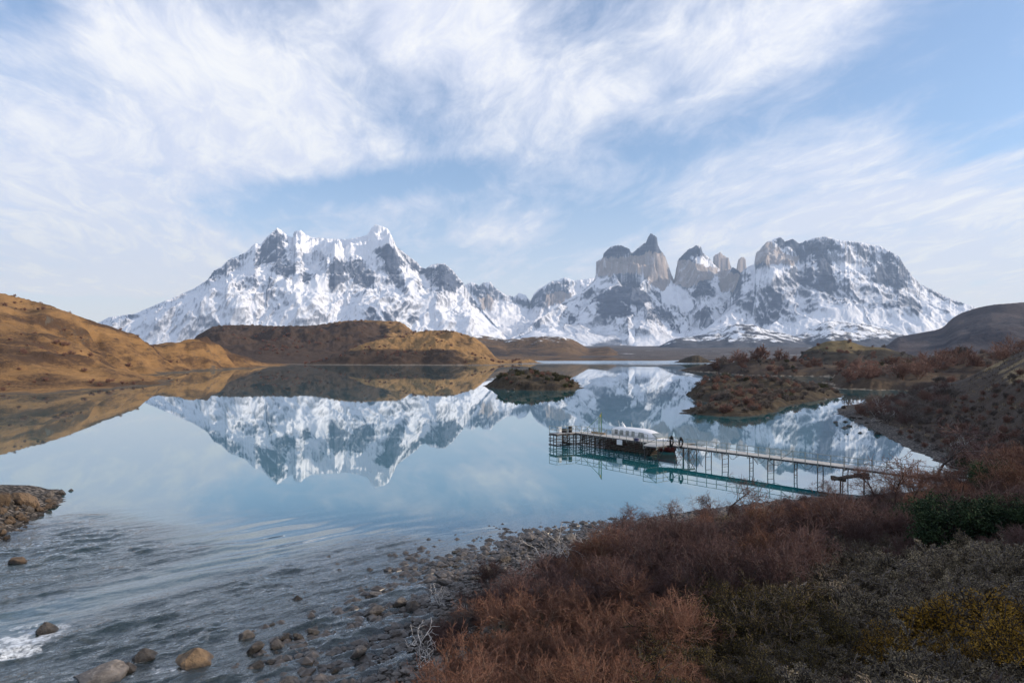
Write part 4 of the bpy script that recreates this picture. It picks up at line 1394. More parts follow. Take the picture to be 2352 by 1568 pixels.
rings, rail_r = [], []
for s in np.linspace(-6, 6, 25):
    b, dk, kl = hull_sec(s)
    rk = .55 * max(0, (s - 3) / 3) ** 1.5                                # raked stem
    rings.append([(s + rk * .9, -b, dk), (s + rk * .45, -b * .86, .35), (s - .1 * rk, -b * .5, kl * .6), (s - .3 * rk, 0, kl),
                  (s - .1 * rk, b * .5, kl * .6), (s + rk * .45, b * .86, .35), (s + rk * .9, b, dk)])
mb = MB()
mb.loft(rings, close=False, caps=True)
mb.build('hull', M['redhull'], boat, True)
mb = MB()
mb.loft([[(rg[0][0], rg[0][1], rg[0][2] - .16), (rg[0][0], rg[0][1] * 1.03, rg[0][2] + .06), (rg[0][0], 0, rg[0][2] + .09), (rg[-1][0], rg[-1][1] * 1.03, rg[-1][2] + .06),
          (rg[-1][0], rg[-1][1], rg[-1][2] - .16)] for rg in rings], close=False, caps=True)
mb.build('foredeck', M['white'], boat, True)
mb = MB()
cab = [(-4.7, 1.20, 1.02, 2.30), (-4.5, 1.24, 1.10, 2.52), (-3, 1.27, 1.14, 2.62), (0, 1.27, 1.14, 2.64), (1.4, 1.24, 1.08, 2.54), (2.6, 1.16, .96, 2.30), (3.6, 1.0, .76, 1.66), (4.0, .9, .6, 1.5)]
mb.loft([[(s, -b, 1.2), (s - (.1 if i < 6 else .0), -t_ - .06, h - .18), (s, -t_ * .8, h - .03), (s, 0, h + .04), (s, t_ * .8, h - .03), (s, t_ + .06, h - .18), (s, b, 1.2)]
         for i, (s, b, t_, h) in enumerate(cab)], close=True, caps=True)
cabo = mb.build('cabin', M['white'], boat, True)
for side in (-1, 1):
    for s in (-3.7, -2.6, -1.5, -.4):
        mb = MB()
        mb.loft([[(s + a, side * (1.262 - .085 * (z - 1.5)), z) for a, z in ((-.3, 1.62), (.3, 1.62), (.3, 2.32), (-.3, 2.32))],
                 [(s + a, side * (1.292 - .085 * (z - 1.5)), z) for a, z in ((-.3, 1.62), (.3, 1.62), (.3, 2.32), (-.3, 2.32))]])
        mb.build('window', M['glass'], boat)
    mb = MB()
    q = ((.45, 1.58), (1.75, 1.58), (1.45, 2.26), (.6, 2.30))
    mb.loft([[(a, side * (1.235 - .12 * (z - 1.5)), z) for a, z in q], [(a, side * (1.272 - .12 * (z - 1.5)), z) for a, z in q]])
    mb.build('window', M['glass'], boat)
mb = MB()
mb.loft([[(2.72, -.82, 2.26), (2.72, .82, 2.26), (3.58, .74, 1.74), (3.58, -.74, 1.74)], [(2.78, -.82, 2.29), (2.78, .82, 2.29), (3.64, .74, 1.77), (3.64, -.74, 1.77)]])
mb.build('windscreen', M['glass'], boat)
mb = MB()
mb.loft([[(-3.5, -.14, 2.6), (-3.0, -.14, 2.6), (-3.0, .14, 2.6), (-3.5, .14, 2.6)], [(-3.75, -.05, 3.2), (-3.55, -.05, 3.2), (-3.55, .05, 3.2), (-3.75, .05, 3.2)]])
mb.bar((-3.95, 0, 3.12), (-3.3, 0, 3.12), .06)
mb.tube([(-3.66, 0, 3.2), (-3.66, 0, 3.38)], .05, 6)
mb.build('radar_mast', M['white'], boat)
for s, l_ in ((-4.6, .9), (-2.1, .75), (.2, .9)):
    mb = MB()
    mb.tube([(s, .4, 2.55), (s - .2, .4, 2.55 + l_)], [.018, .01], 5)
    mb.build('antenna', M['white'], boat)
mb = MB()
for s in np.linspace(2.8, 6.0, 6):
    b, dk, kl = hull_sec(s)
    for sd in (-1, 1):
        mb.tube([(s + .3, sd * b * .95, dk), (s + .3, sd * b * .95, dk + .4)], .018, 5)
for sd in (-1, 1):
    mb.tube([(s + .3, sd * hull_sec(s)[0] * .95, hull_sec(s)[1] + .4) for s in np.linspace(2.8, 6.0, 9)], .02, 5)
mb.build('bow_rail', M['wood_rail'], boat)

# ------------------------------------------------------------------ rocks
ICO_V, ICO_F = None, None


def ico(n):
    import bmesh
    b = bmesh.new()
    bmesh.ops.create_icosphere(b, subdivisions=n, radius=1)
    b.verts.ensure_lookup_table()
    V = np.array([v_.co[:] for v_ in b.verts])
    Fc = np.array([[v_.index for v_ in f.verts] for f in b.faces])
    b.free()
    return V, Fc


def rock_shape(seed, sub=3):
    V, Fc = ico(sub)
    rs = np.random.RandomState(seed)
    V = V.copy()
    for k in range(15):                                                 # split faces
        n = rs.normal(size=3)
        n /= np.linalg.norm(n)
        d = rs.uniform(.42, .80)
        s = V @ n
        V -= np.where(s > d, (s - d) * .93, 0)[:, None] * n
    V /= np.abs(V).max(0)
    V *= 1 + .07 * (ridged(V[:, 0] * 1.9 + V[:, 2] * .8, V[:, 1] * 1.9 - V[:, 2] * .9, 4, .55, seed + 5) - 1)[:, None]
    V *= 1 + .07 * fbm(V[:, 0] * 2.2 + V[:, 2], V[:, 1] * 2.2 + V[:, 2] * .7, 5, .6, seed)[:, None]
    return V, Fc


rock_me = {}
for mk in ('rock_dark', 'rock_grey', 'rock_sunlit', 'rock_brown'):
    for s in range(6):
        V, Fc = rock_shape(100 + s)
        rock_me[mk, s] = mesh_np('rock', V, Fc, [M[mk]], False)
rr = random.Random(11)
n_rock = [0]


def put_rock(px, py, pw, asp, mk, label, group, yaw=None, shape=None, tilt=.15, pos=None):
    x, y, z = pos or on_ground(px, py)
    g = gz(x, y)
    wd = pw / F * y / 2
    h = wd * asp
    o = obj('rock' if wd < .45 else 'boulder', rock_me[mk, shape if shape is not None else rr.randrange(6)])
    base = max(g, -.12)
    o.location = (x, y, base + h * .45)
    dp = rr.uniform(.7, 1.0)
    o.scale = (wd * 1.05, wd * dp, h)
    o.rotation_euler = (rr.uniform(-tilt, tilt), rr.uniform(-tilt, tilt), rr.uniform(0, 6.3) if yaw is None else yaw)
    n_rock[0] += 1
    tag(o, label, 'rock' if wd < .45 else 'boulder', group)
    return o


BIG = [(445, 1520, 98, .62, 'rock_sunlit', 'big tan boulder with a sunlit orange face standing in the riffle', .45),
       (330, 1510, 64, .66, 'rock_dark', 'squat dark brown boulder left of the big tan boulder', .2),
       (235, 1556, 118, .36, 'rock_grey', 'long low grey-brown slab at the bottom edge of the stream', .35),
       (292, 1536, 52, .6, 'rock_dark', 'small brown block leaning on the end of the long low slab', .1),
       (40, 1292, 44, .75, 'rock_brown', 'lone brown rock in the water near the left edge of the stream', .3),
       (105, 1448, 50, .8, 'rock_dark', 'dark wet rock with white water pouring over it on the left', .2),
       (6, 1165, 40, 1.2, 'rock_brown', 'tall tan boulder cut by the left edge of the photo', .2),
       (58, 1158, 54, .8, 'rock_brown', 'biggest brown boulder of the spit on the left', .1),
       (112, 1140, 24, .8, 'rock_dark', 'dark rock just right of the biggest brown boulder on the spit', .1),
       (140, 1135, 22, .8, 'rock_dark', 'small dark rock second from the tip of the left spit', .1),
       (163, 1127, 14, .9, 'rock_dark', 'dark rock at the very tip of the left spit', .1),
       (862, 1368, 46, .55, 'rock_grey', 'broad flat-topped grey rock in the shallows, upper of the large ones', .1),
       (915, 1388, 40, .75, 'rock_grey', 'pale rounded boulder in the shallows left of the dark one', .1),
       (949, 1402, 42, .85, 'rock_dark', 'dark conical boulder at the water edge by the bare bushes', .1),
       (855, 1410, 58, .5, 'rock_dark', 'large black pitted rock in the shallows', .1),
       (891, 1418, 26, .55, 'rock_grey', 'small pale stone beside the large black pitted rock', .1),
       (806, 1436, 29, .7, 'rock_dark', 'dark squarish rock standing alone in the shallows', .1),
       (566, 1462, 40, .7, 'rock_grey', 'pointed grey rock in the riffle among white water', .5),
       (585, 1492, 46, .66, 'rock_dark', 'dark jagged rock in front of the pointed grey one', .2),
       (635, 1482, 40, .8, 'rock_grey', 'blocky brown-grey boulder in the stream', .1),
       (659, 1464, 33, .75, 'rock_dark', 'dark wedge-shaped rock behind the blocky boulder in the stream', .3),
       (701, 1480, 36, .6, 'rock_dark', 'dark flat-lying rock right of the blocky boulder', .1),
       (722, 1452, 34, .55, 'rock_grey', 'low grey rock upstream of the flat dark one', .1),
       (590, 1530, 36, .6, 'rock_dark', 'wet dark rock low in the stream near the bottom edge', .2),
       (659, 1562, 62, .4, 'rock_grey', 'flat grey slab on the gravel at the bottom edge', .1),
       (821, 1506, 42, .9, 'rock_grey', 'upright grey boulder on the gravel bar', .3),
       (838, 1492, 32, .9, 'rock_grey', 'slanting grey boulder behind the upright one on the gravel bar', .3),
       (906, 1466, 36, .75, 'rock_dark', 'dark boulder at the back of the gravel bar', .1),
       (1026, 1482, 34, 1.1, 'rock_grey', 'mossy grey block half hidden at the foot of the bushes', .1),
       (1115, 1378, 44, .9, 'rock_dark', 'dark broken outcrop under the bushes beside the stony shore', .1),
       (1014, 1340, 36, .7, 'rock_dark', 'dark rough rock at the inner edge of the shore stones', .1),
       (1118, 1316, 36, .7, 'rock_grey', 'grey hump-backed rock on the upper shore', .1),
       (1310, 1243, 30, .8, 'rock_grey', 'biggest grey rock at the far end of the stony shore', .1),
       (1277, 1246, 28, .8, 'rock_grey', 'grey rock next to the biggest one at the far end of the shore', .1),
       (1052, 1268, 20, .7, 'rock_dark', 'lone dark rock out in the calm water off the shore', .1)]
for px, py, pw, asp, mk, lb, yw in BIG:
    put_rock(px, py, pw, asp, mk, lb, None, yaw=yw)
for px, py, pw in ((1077, 1264, 14), (1006, 1298, 20), (1018, 1295, 22), (1123, 1272, 19), (1153, 1273, 17), (1231, 1240, 14), (1212, 1258, 19), (1248, 1258, 20), (1200, 1272, 24),
                   (1159, 1291, 34), (1088, 1330, 24), (1043, 1332, 20), (1023, 1368, 24), (961, 1356, 20), (879, 1466, 20), (681, 1374, 27), (828, 1376, 20), (930, 1416, 17), (953, 1512, 22),
                   (770, 1542, 36), (739, 1530, 24), (633, 1499, 20), (720, 1498, 31), (766, 1484, 17), (619, 1520, 27), (686, 1462, 27), (898, 1354, 22), (935, 1345, 26), (985, 1330, 24), (1060, 1300, 22)):
    put_rock(px, py, pw, rr.uniform(.5, .8), rr.choice(['rock_dark', 'rock_dark', 'rock_grey']), 'dark rounded stone lying along the foreground stream edge', 'stones along the foreground stream edge')
for px, py, pw in ((1937, 938, 14), (1945, 955, 8), (1956, 960, 17), (1976, 962, 16), (1919, 971, 12), (1922, 977, 8), (1941, 969, 13), (1939, 983, 19), (1950, 979, 14), (1976, 995, 14), (1947, 998, 8),
                   (1997, 981, 13), (2013, 998, 19), (1966, 950, 9), (1990, 972, 10), (1935, 948, 6)):
    put_rock(px, py, pw, rr.uniform(.5, .8), 'rock_dark', 'black rock in the shallows off the right bank beyond the jetty', 'black rocks off the right bank')
k = 0
while k < 90:                                                           # stones of the left spit
    px, py = rr.uniform(-30, 140), rr.uniform(1150, 1245)
    if py > 1245 - .6 * px or py < 1128 + .12 * px: continue
    put_rock(px, py, rr.uniform(7, 21), rr.uniform(.6, .95), rr.choice(['rock_brown', 'rock_dark', 'rock_brown']), 'brown stone heaped on the sunlit spit at the left edge', 'stones of the left spit')
    k += 1
k = 0
tries = 0
while k < 110 and tries < 4000:                                         # loose stones of the riffle and gravel bar
    tries += 1
    px, py = rr.uniform(480, 1330), rr.uniform(1240, 1566)
    x, y, z = on_ground(px, py)
    d = shore_d(x, y)
    if d > 4.5 or d < -7 or rr.random() > math.exp(-max(0, -d - .5) / 2.5): continue
    in_w = d < 0
    put_rock(px, py, rr.uniform(10, 26), rr.uniform(.4, .7), rr.choice(['rock_dark', 'rock_grey', 'rock_dark']),
             'small stone half awash in the riffle' if in_w else 'small grey stone on the gravel bar', 'stones awash in the riffle' if in_w else 'stones on the gravel bar', pos=(x, y, z))
    k += 1
k = 0
while k < 22:                                                           # stones round the two islets and the bank behind
    px, py = rr.choice([(rr.uniform(1570, 1780), rr.uniform(930, 962)), (rr.uniform(1740, 1900), rr.uniform(915, 945)), (rr.uniform(1130, 1330), rr.uniform(888, 899))])
    y = CAMZ * F / (py - HY)
    x = (px - CX) / F * y
    put_rock(px, py, rr.uniform(6, 14), rr.uniform(.4, .8), 'rock_dark', 'dark stone at the waterline of an islet', 'stones at the islet waterlines', pos=(x, y, 0))
    k += 1

# gravel: countless small stones in one sheet
V0, F0 = ico(1)
rs = np.random.RandomState(3)
VV, FF, nn = [], [], 0
cand = np.stack([rs.uniform(-30, 44, 160000), rs.uniform(20, 70, 160000)], 1)
zc, dc, d2c = ground_z(cand[:, 0], cand[:, 1])
keep = (dc > -17) & (dc < 5.5) & (rs.rand(len(cand)) < np.where(dc > 0, np.clip(1.2 - dc / 6, 0, 1), .75 * np.exp(dc / 8)))
idx = np.nonzero(keep)[0][:21000]
for i in idx:
    s = .05 + .16 * rs.rand() ** 3 + (.1 if rs.rand() < .04 else 0)
    if dc[i] < 0: s = .08 + .30 * rs.rand() ** 2.4
    a = rs.rand() * 6.28
    v_ = V0 * (1 + .35 * (rs.rand(len(V0), 1) - .5)) * np.array([s * rs.uniform(.8, 1.4), s, s * rs.uniform(.45, .8)])
    ca, sa = math.cos(a), math.sin(a)
    v_ = np.stack([v_[:, 0] * ca - v_[:, 1] * sa, v_[:, 0] * sa + v_[:, 1] * ca, v_[:, 2]], 1) + np.array([cand[i, 0], cand[i, 1], zc[i] + s * .2])
    VV.append(v_)
    FF.append(F0 + nn)
    nn += len(V0)


def mat_gravel():
    m, t, bs, out = new_mat('gravel_stones')
    p = t.pos()
    n = t.noise(p, 4.0, 3, .7)
    n2 = t.noise(p, 25, 4, .6)
    col = t.mix(t.ramp(n, .3, .7), (.065, .058, .054), (.24, .21, .19))
    wet = t.ramp(t.sep(p)[2], .06, .34)
    t.put(bs.inputs['Base Color'], t.v('SCALE', t.mix(t.ramp(n2, .4, .8), col, (.17, .13, .10)), scale=t.m('ADD', .32, t.m('MULTIPLY', wet, .6))))
    t.put(bs.inputs['Roughness'], t.m('ADD', .4, t.m('MULTIPLY', wet, .38)))
    return m


M['gravel'] = mat_gravel()
tag(obj('gravel', mesh_np('gravel', np.concatenate(VV), np.concatenate(FF), [M['gravel']], False)), 'loose grey gravel along the stony foreground shore', 'gravel', None, 'stuff')

# ------------------------------------------------------------------ vegetation


def rot_about(v_, axis, ang):
    return Matrix.Rotation(ang, 3, axis) @ v_


def grow(rg, out, p, d, length, r, lvl, maxl, spec):
    """one branch and its side branches; out gets (p, q, r0, r1, tip)"""
    n = spec['segs'][min(lvl, len(spec['segs']) - 1)]
    pts = [p.copy()]
    st = length / n
    cur, dr = p.copy(), d.copy()
    for i in range(n):
        j = spec['wob'] * (1 + .4 * lvl)
        dr = (dr + Vector((rg.gauss(0, j), rg.gauss(0, j), rg.gauss(0, j) + spec['up'] * (.5 if lvl else 1)))).normalized()
        nx = cur + dr * st
        t0, t1 = i / n, (i + 1) / n
        out.append((cur.copy(), nx.copy(), max(r * (1 - .6 * t0), spec['rmin']), max(r * (1 - .6 * t1), spec['rmin'] * .8), lvl / maxl))
        cur = nx
        pts.append(cur.copy())
    if lvl >= maxl: return
    kids = spec['kids'][min(lvl, len(spec['kids']) - 1)]
    for k in range(kids):
        t = rg.uniform(spec['t0'], 1.0)
        i = min(int(t * n), n - 1)
        q = pts[i].lerp(pts[i + 1], t * n - i)
        base = (pts[i + 1] - pts[i]).normalized()
        ax = base.cross(Vector((rg.gauss(0, 1), rg.gauss(0, 1), rg.gauss(0, 1)))).normalized()
        nd = rot_about(base, ax, R(rg.uniform(*spec['ang'])))
        grow(rg, out, q, nd, length * rg.uniform(*spec['ratio']), r * (1 - .55 * t) * .62, lvl + 1, maxl, spec)


def settle(segs, h):
    """scale a grown plant so that its top stands h above the ground"""
    k = h / float(np.percentile([s[1].z for s in segs], 98.5))
    return [(a * k, b * k, r0 * k ** .5, r1 * k ** .5, t_) for a, b, r0, r1, t_ in segs]


def tubes(name, segs, mat, n=3):
    """all segments as slim n-sided tubes"""
    P = np.array([s[0][:] for s in segs])
    Q = np.array([s[1][:] for s in segs])
    r0 = np.array([s[2] for s in segs])[:, None]
    r1 = np.array([s[3] for s in segs])[:, None]
    tip = np.array([s[4] for s in segs])
    d = Q - P
    d /= np.maximum(np.linalg.norm(d, axis=1, keepdims=True), 1e-6)
    up = np.where(np.abs(d[:, 2:3]) < .9, np.array([[0, 0, 1.0]]), np.array([[0, 1.0, 0]]))
    s = np.cross(d, up)
    s /= np.linalg.norm(s, axis=1, keepdims=True)
    u = np.cross(s, d)
    V = np.empty((len(segs), 2 * n, 3))
    for k in range(n):
        a = 2 * PI * k / n
        o = s * math.cos(a) + u * math.sin(a)
        V[:, k] = P + o * r0
        V[:, n + k] = Q + o * r1
    b = np.arange(len(segs))[:, None] * 2 * n
    Fc = np.concatenate([np.concatenate([b + k, b + (k + 1) % n, b + n + (k + 1) % n, b + n + k], 1) for k in range(n)])
    return mesh_np(name, V.reshape(-1, 3), Fc, [mat], True, {'tip': np.repeat(tip, 2 * n)})


def leaves(name, centres, size, mat, rs, squash=1.0):
    """leaf-sized quads turned every way"""
    c = np.asarray(centres)
    n = len(c)
    a = rs.normal(size=(n, 3))
    a /= np.linalg.norm(a, axis=1, keepdims=True)
    b = np.cross(a, rs.normal(size=(n, 3)))
    b /= np.linalg.norm(b, axis=1, keepdims=True)
    s = size * rs.uniform(.6, 1.3, (n, 1))
    V = np.stack([c - a * s, c + b * s * .5, c + a * s, c - b * s * .5], 1)
    Fc = np.arange(4 * n).reshape(n, 4)
    return mesh_np(name, V.reshape(-1, 3), Fc, [mat], False, {'tip': np.repeat(rs.rand(n), 4)})


def bush_segs(seed, h, stems, spread, spec, maxl):
    rg = random.Random(seed)
    out = []
    for k in range(stems):
        a = 2 * PI * k / stems + rg.uniform(-.4, .4)
        tl = R(rg.uniform(8, spread))
        d = Vector((math.cos(a) * math.sin(tl), math.sin(a) * math.sin(tl), math.cos(tl)))
        p = Vector((math.cos(a) * .10 * h * rg.random(), math.sin(a) * .10 * h * rg.random(), -.05))
        grow(rg, out, p, d, h * rg.uniform(.65, 1.0), .011 * h, 0, maxl, spec)
    return settle(out, h)


SP_FINE = dict(segs=[6, 4, 3, 2], kids=[9, 7, 4], wob=.11, up=.05, t0=.2, ang=(22, 55), ratio=(.38, .62), rmin=.0065)
SP_MID = dict(segs=[5, 3, 2], kids=[9, 6], wob=.13, up=.06, t0=.2, ang=(22, 60), ratio=(.36, .6), rmin=.014)
SP_FAR = dict(segs=[4, 2, 1], kids=[10, 6], wob=.14, up=.08, t0=.15, ang=(22, 62), ratio=(.34, .58), rmin=.035)
SP_TREE = dict(segs=[7, 5, 3, 2], kids=[11, 7, 5], wob=.14, up=.03, t0=.3, ang=(38, 78), ratio=(.42, .68), rmin=.012)
SP_DEAD = dict(segs=[7, 5, 3], kids=[5, 3], wob=.26, up=.02, t0=.25, ang=(30, 80), ratio=(.4, .7), rmin=.014)

shrub_me = {}
for s in range(5):
    sg = bush_segs(200 + s, 2.0, 9 + s % 3, 52, SP_FINE, 3)
    for mk in ('tw_rust', 'tw_plum', 'tw_grey'):
        shrub_me[mk, s] = tubes('shrub', sg, M[mk])
for s in range(4):
    sg = bush_segs(240 + s, 2.0, 9, 50, SP_MID, 2)
    for mk in ('tw_plum', 'tw_red', 'tw_grey'):
        shrub_me['m' + mk, s] = tubes('shrub', sg, M[mk])
    sg = bush_segs(260 + s, 2.0, 9, 55, SP_FAR, 2)
    for mk in ('tw_red', 'tw_grey'):
        shrub_me['f' + mk, s] = tubes('shrub', sg, M[mk])
print('twig faces', {k: len(v_.polygons) for k, v_ in shrub_me.items() if k[1] == 0})
vr = random.Random(77)


far_arr = {}


def far_proto(s, mk):
    if (s, mk) not in far_arr:
        me = shrub_me['f' + mk, s]
        V = np.empty(len(me.vertices) * 3, np.float32)
        me.vertices.foreach_get('co', V)
        Fq = np.empty(len(me.polygons) * 4, np.int32)
        me.loops.foreach_get('vertex_index', Fq)
        tp_ = np.empty(len(me.vertices), np.float32)
        me.attributes['tip'].data.foreach_get('value', tp_)
        far_arr[s, mk] = (V.reshape(-1, 3), Fq.reshape(-1, 4), tp_)
    return far_arr[s, mk]


FARV = {}


def far_shrub(x, y, z, h, mk):
    """one plant of the distant scrub that reads as a mass"""
    V, Fq, tp_ = far_proto(vr.randrange(4), mk)
    a, k = vr.uniform(0, 6.3), h / 2.0
    ca, sa, kx = math.cos(a), math.sin(a), k * vr.uniform(.95, 1.3)
    W_ = np.stack([(V[:, 0] * ca - V[:, 1] * sa) * kx + x, (V[:, 0] * sa + V[:, 1] * ca) * kx + y, V[:, 2] * k + z], 1)
    L = FARV.setdefault(mk, [[], [], [], 0])
    L[0].append(W_)
    L[1].append(Fq + L[3])
    L[2].append(tp_)
    L[3] += len(V)


def put_shrub(x, y, z, h, mk, label, group, s=None, flat=1.0):
    ss = s if s is not None else vr.randrange(5 if not mk[0] in 'mf' else 4)
    o = obj('shrub', shrub_me[mk, ss])
    k = h / 2.0
    o.location = (x, y, z)
    o.scale = (k * vr.uniform(.9, 1.25), k * vr.uniform(.9, 1.25), k * flat)
    o.rotation_euler = (vr.uniform(-.08, .08), vr.uniform(-.08, .08), vr.uniform(0, 6.3))
    return tag(o, label, 'shrub', group)


def scatter(poly, n, mind, fn, seed, tries=6000, dmin=1.5):
    """ground points whose place in the photo lies inside poly, kept mind apart"""
    rg = random.Random(seed)
    got = []
    xs = [p[0] for p in poly]
    ys = [p[1] for p in poly]
    cand_ = np.array([[rg.uniform(min(xs), max(xs)), rg.uniform(min(ys), max(ys))] for _ in range(tries)])
    cand_ = cand_[poly_sd(cand_[:, 0], cand_[:, 1], poly) > 0]
    for px, py in cand_:
        if len(got) >= n: break
        x, y, z = on_ground(px, py)
        if shore_d(x, y) < dmin or float(seg_dist(x, y, JI.x, JI.y, JE.x + 2, JE.y - 3)[0]) < 2.0: continue
        m_ = mind * (.75 + .5 * rg.random())
        if all((x - a) ** 2 + (y - b) ** 2 > m_ * m_ for a, b, _ in got):
            got.append((x, y, z))
    for x, y, z in got: fn(x, y, z, rg)
    return got


Z_RUST = [(850, 1640), (940, 1530), (1060, 1460), (1230, 1415), (1430, 1400), (1570, 1430), (1600, 1700), (900, 1760)]
Z_PLUM = [(1120, 1420), (1240, 1330), (1330, 1262), (1420, 1232), (1520, 1212), (1700, 1182), (1860, 1156), (1960, 1180), (1990, 1300), (1800, 1390), (1560, 1420), (1300, 1430)]
Z_FRINGE = [(960, 1500), (1030, 1440), (1140, 1380), (1220, 1390), (1100, 1450), (1000, 1520)]
Z_OLIVE = [(1500, 1500), (1600, 1430), (1780, 1400), (1920, 1440), (1930, 1560), (1800, 1640), (1520, 1680)]
Z_SAGE = [(1760, 1400), (1850, 1300), (2000, 1265), (2500, 1270), (2500, 1720), (1750, 1720)]
scatter(Z_RUST, 48, 1.3, lambda x, y, z, g: put_shrub(x, y, z, g.uniform(.9, 2.3), 'tw_rust', 'leafless rust-orange shrub in the thicket at the bottom centre', 'rust-orange shrubs of the foreground thicket'), 1, dmin=4.2)
scatter(Z_PLUM, 95, 1.35, lambda x, y, z, g: put_shrub(x, y, z, g.uniform(1.0, 2.5) * (.55 if y > 40 else 1), 'tw_plum' if g.random() < .85 else 'tw_rust', 'leafless plum-brown shrub in the thicket below the jetty', 'plum-brown shrubs below the jetty'), 2, dmin=3.4)
scatter(Z_FRINGE, 20, .8, lambda x, y, z, g: put_shrub(x, y, z, g.uniform(.7, 1.2), 'tw_grey' if g.random() < .6 else 'tw_plum', 'low grey leafless shrub at the edge of the stony shore', 'low grey shrubs along the stony shore'), 3)

x, y, z = on_ground(1125, 1348)
put_shrub(x, y, z, 60 / F * y, 'tw_plum', 'lone bare brown shrub standing on the stony shore', None)

# leafy shrubs: stems and foliage
def leafy(name, seed, h, stems, spread, lm, lsize, per, label, group=None, dens=1.0, tm='bark', spec=SP_MID):
    sg = bush_segs(seed, h, stems, spread, spec, 2)
    rs_ = np.random.RandomState(seed)
    root = empty(name)
    st = obj('stems', tubes('stems', sg, M[tm]), root)
    ends = [s for s in sg if s[4] >= .5]
    cs = []
    for a, b, r0, r1, tp in ends:
        for _ in range(per):
            t = rs_.rand()
            q = a.lerp(b, t)
            cs.append([q.x + rs_.normal() * .035 * h, q.y + rs_.normal() * .035 * h, max(.02, q.z + rs_.normal() * .03 * h)])
    obj('foliage', leaves('foliage', cs, lsize, M[lm], rs_), root)
    tag(root, label, 'shrub', group)
    return root


proto_used = {}


def dense_bush(seed, h, wd):
    rs_ = np.random.RandomState(seed)
    sg = bush_segs(seed, h * .8, 8, 60, SP_MID, 2)
    root = empty('evergreen_bush')
    obj('stems', tubes('stems', sg, M['bark']), root)
    cs = []
    for _ in range(110):                                                # clumps of leaves through the crown
        a, u_ = rs_.rand() * 6.283, rs_.rand() ** .6
        rr_ = rs_.rand() ** .45
        zc_ = .12 + .86 * u_ * rr_
        rad = rr_ * math.sqrt(max(.05, 1 - (zc_ - .35) ** 2 / .55))
        c = np.array([math.cos(a) * rad * wd * .46, math.sin(a) * rad * wd * .46, zc_ * h * .92])
        s_ = rs_.uniform(.10, .22) * h
        cs.append(c + rs_.normal(size=(150, 3)) * s_ * np.array([.55, .55, .38]))
    cs = np.concatenate(cs)
    cs[:, 2] = np.maximum(cs[:, 2], .03)
    obj('foliage', leaves('foliage', cs, .040, M['lf_green'], rs_), root)
    return root




def place_leafy(key, make, x, y, z, sc, label, group):
    if key not in proto_used:
        proto_used[key] = make()
        r = proto_used[key]
        r.location = (x, y, z)
        r.rotation_euler = (0, 0, vr.uniform(0, 6.3))
        r.scale = (sc, sc, sc)
    else:
        r = dup(proto_used[key], (x, y, z), vr.uniform(0, 6.3), (sc * vr.uniform(.9, 1.2), sc * vr.uniform(.9, 1.2), sc))
    tag(r, label, {'sage': 'cushion plant', 'ochre': 'bush', 'green': 'bush', 'dense': 'bush'}.get(key[0], 'leafy shrub'), group)
    return r


scatter(Z_OLIVE, 34, .95, lambda x, y, z, g: place_leafy(('olive', g.randrange(3)), lambda: leafy('leafy_shrub', 300 + len(proto_used), 1.4, 9, 48, 'lf_olive', .022, 6, ''), x, y, z, g.uniform(.7, 1.15),
        'olive-brown leafy shrub between the rust thicket and the grey heath', 'olive-brown shrubs at the bottom centre right'), 4)
scatter(Z_SAGE, 125, .85, lambda x, y, z, g: place_leafy(('sage', g.randrange(4)), lambda: leafy('cushion_shrub', 330 + len(proto_used), .55, 14, 78, 'lf_sage', .015, 10, '', tm='tw_grey'), x, y, z, g.uniform(1.0, 2.1),
        'low sage-grey cushion shrub on the hillside at the lower right', 'sage-grey cushion shrubs at the lower right'), 5, dmin=3)
scatter(Z_SAGE, 28, 1.3, lambda x, y, z, g: put_shrub(x, y, z, g.uniform(.5, 1.0), 'tw_grey' if g.random() < .5 else 'tw_plum', 'low leafless brown shrub among the sage-grey cushions', 'low brown shrubs on the lower right hillside', flat=.8), 6, dmin=3)
for i, (px, py, sc, lb) in enumerate(((2140, 1520, 140, 'tallest mustard-yellow bush at the lower right'), (2050, 1555, 100, 'lower mustard-yellow bush left of the tallest one'),
                                       (2300, 1500, 125, 'dark mustard bush near the right edge'), (2345, 1560, 120, 'mustard bush cut by the right edge at the bottom'),
                                       (2205, 1570, 90, 'small mustard bush at the bottom between the two larger ones'), (1840, 1460, 45, 'tiny ochre tuft bush beside the pale grass'))):
    x, y, z = on_ground(px, py)
    place_leafy(('ochre', i % 3), lambda: leafy('mustard_bush', 360 + len(proto_used), 1.2, 12, 50, 'lf_ochre', .024, 9, ''), x, y, z, sc / F * y / 1.2, lb, None)
for i, (px, py, sc, lb) in enumerate(((2190, 1262, 135, 'big dense dark green bush on the right'), (2100, 1225, 70, 'smaller dark green bush left of the big one'), (1990, 1215, 60, 'dark green bush under the reddish trees'),
                                       (2280, 1130, 75, 'olive green bush behind the big one, near the rail end'), (2235, 1105, 55, 'rounded green bush at the landward end of the walkway'), (2330, 1230, 95, 'dark green bush at the right edge'))):
    x, y, z = on_ground(px, py)
    place_leafy(('green', i % 2), lambda: dense_bush(380 + len(proto_used), 1.7, 2.4), x, y, z, sc / F * y / 1.7, lb, None)


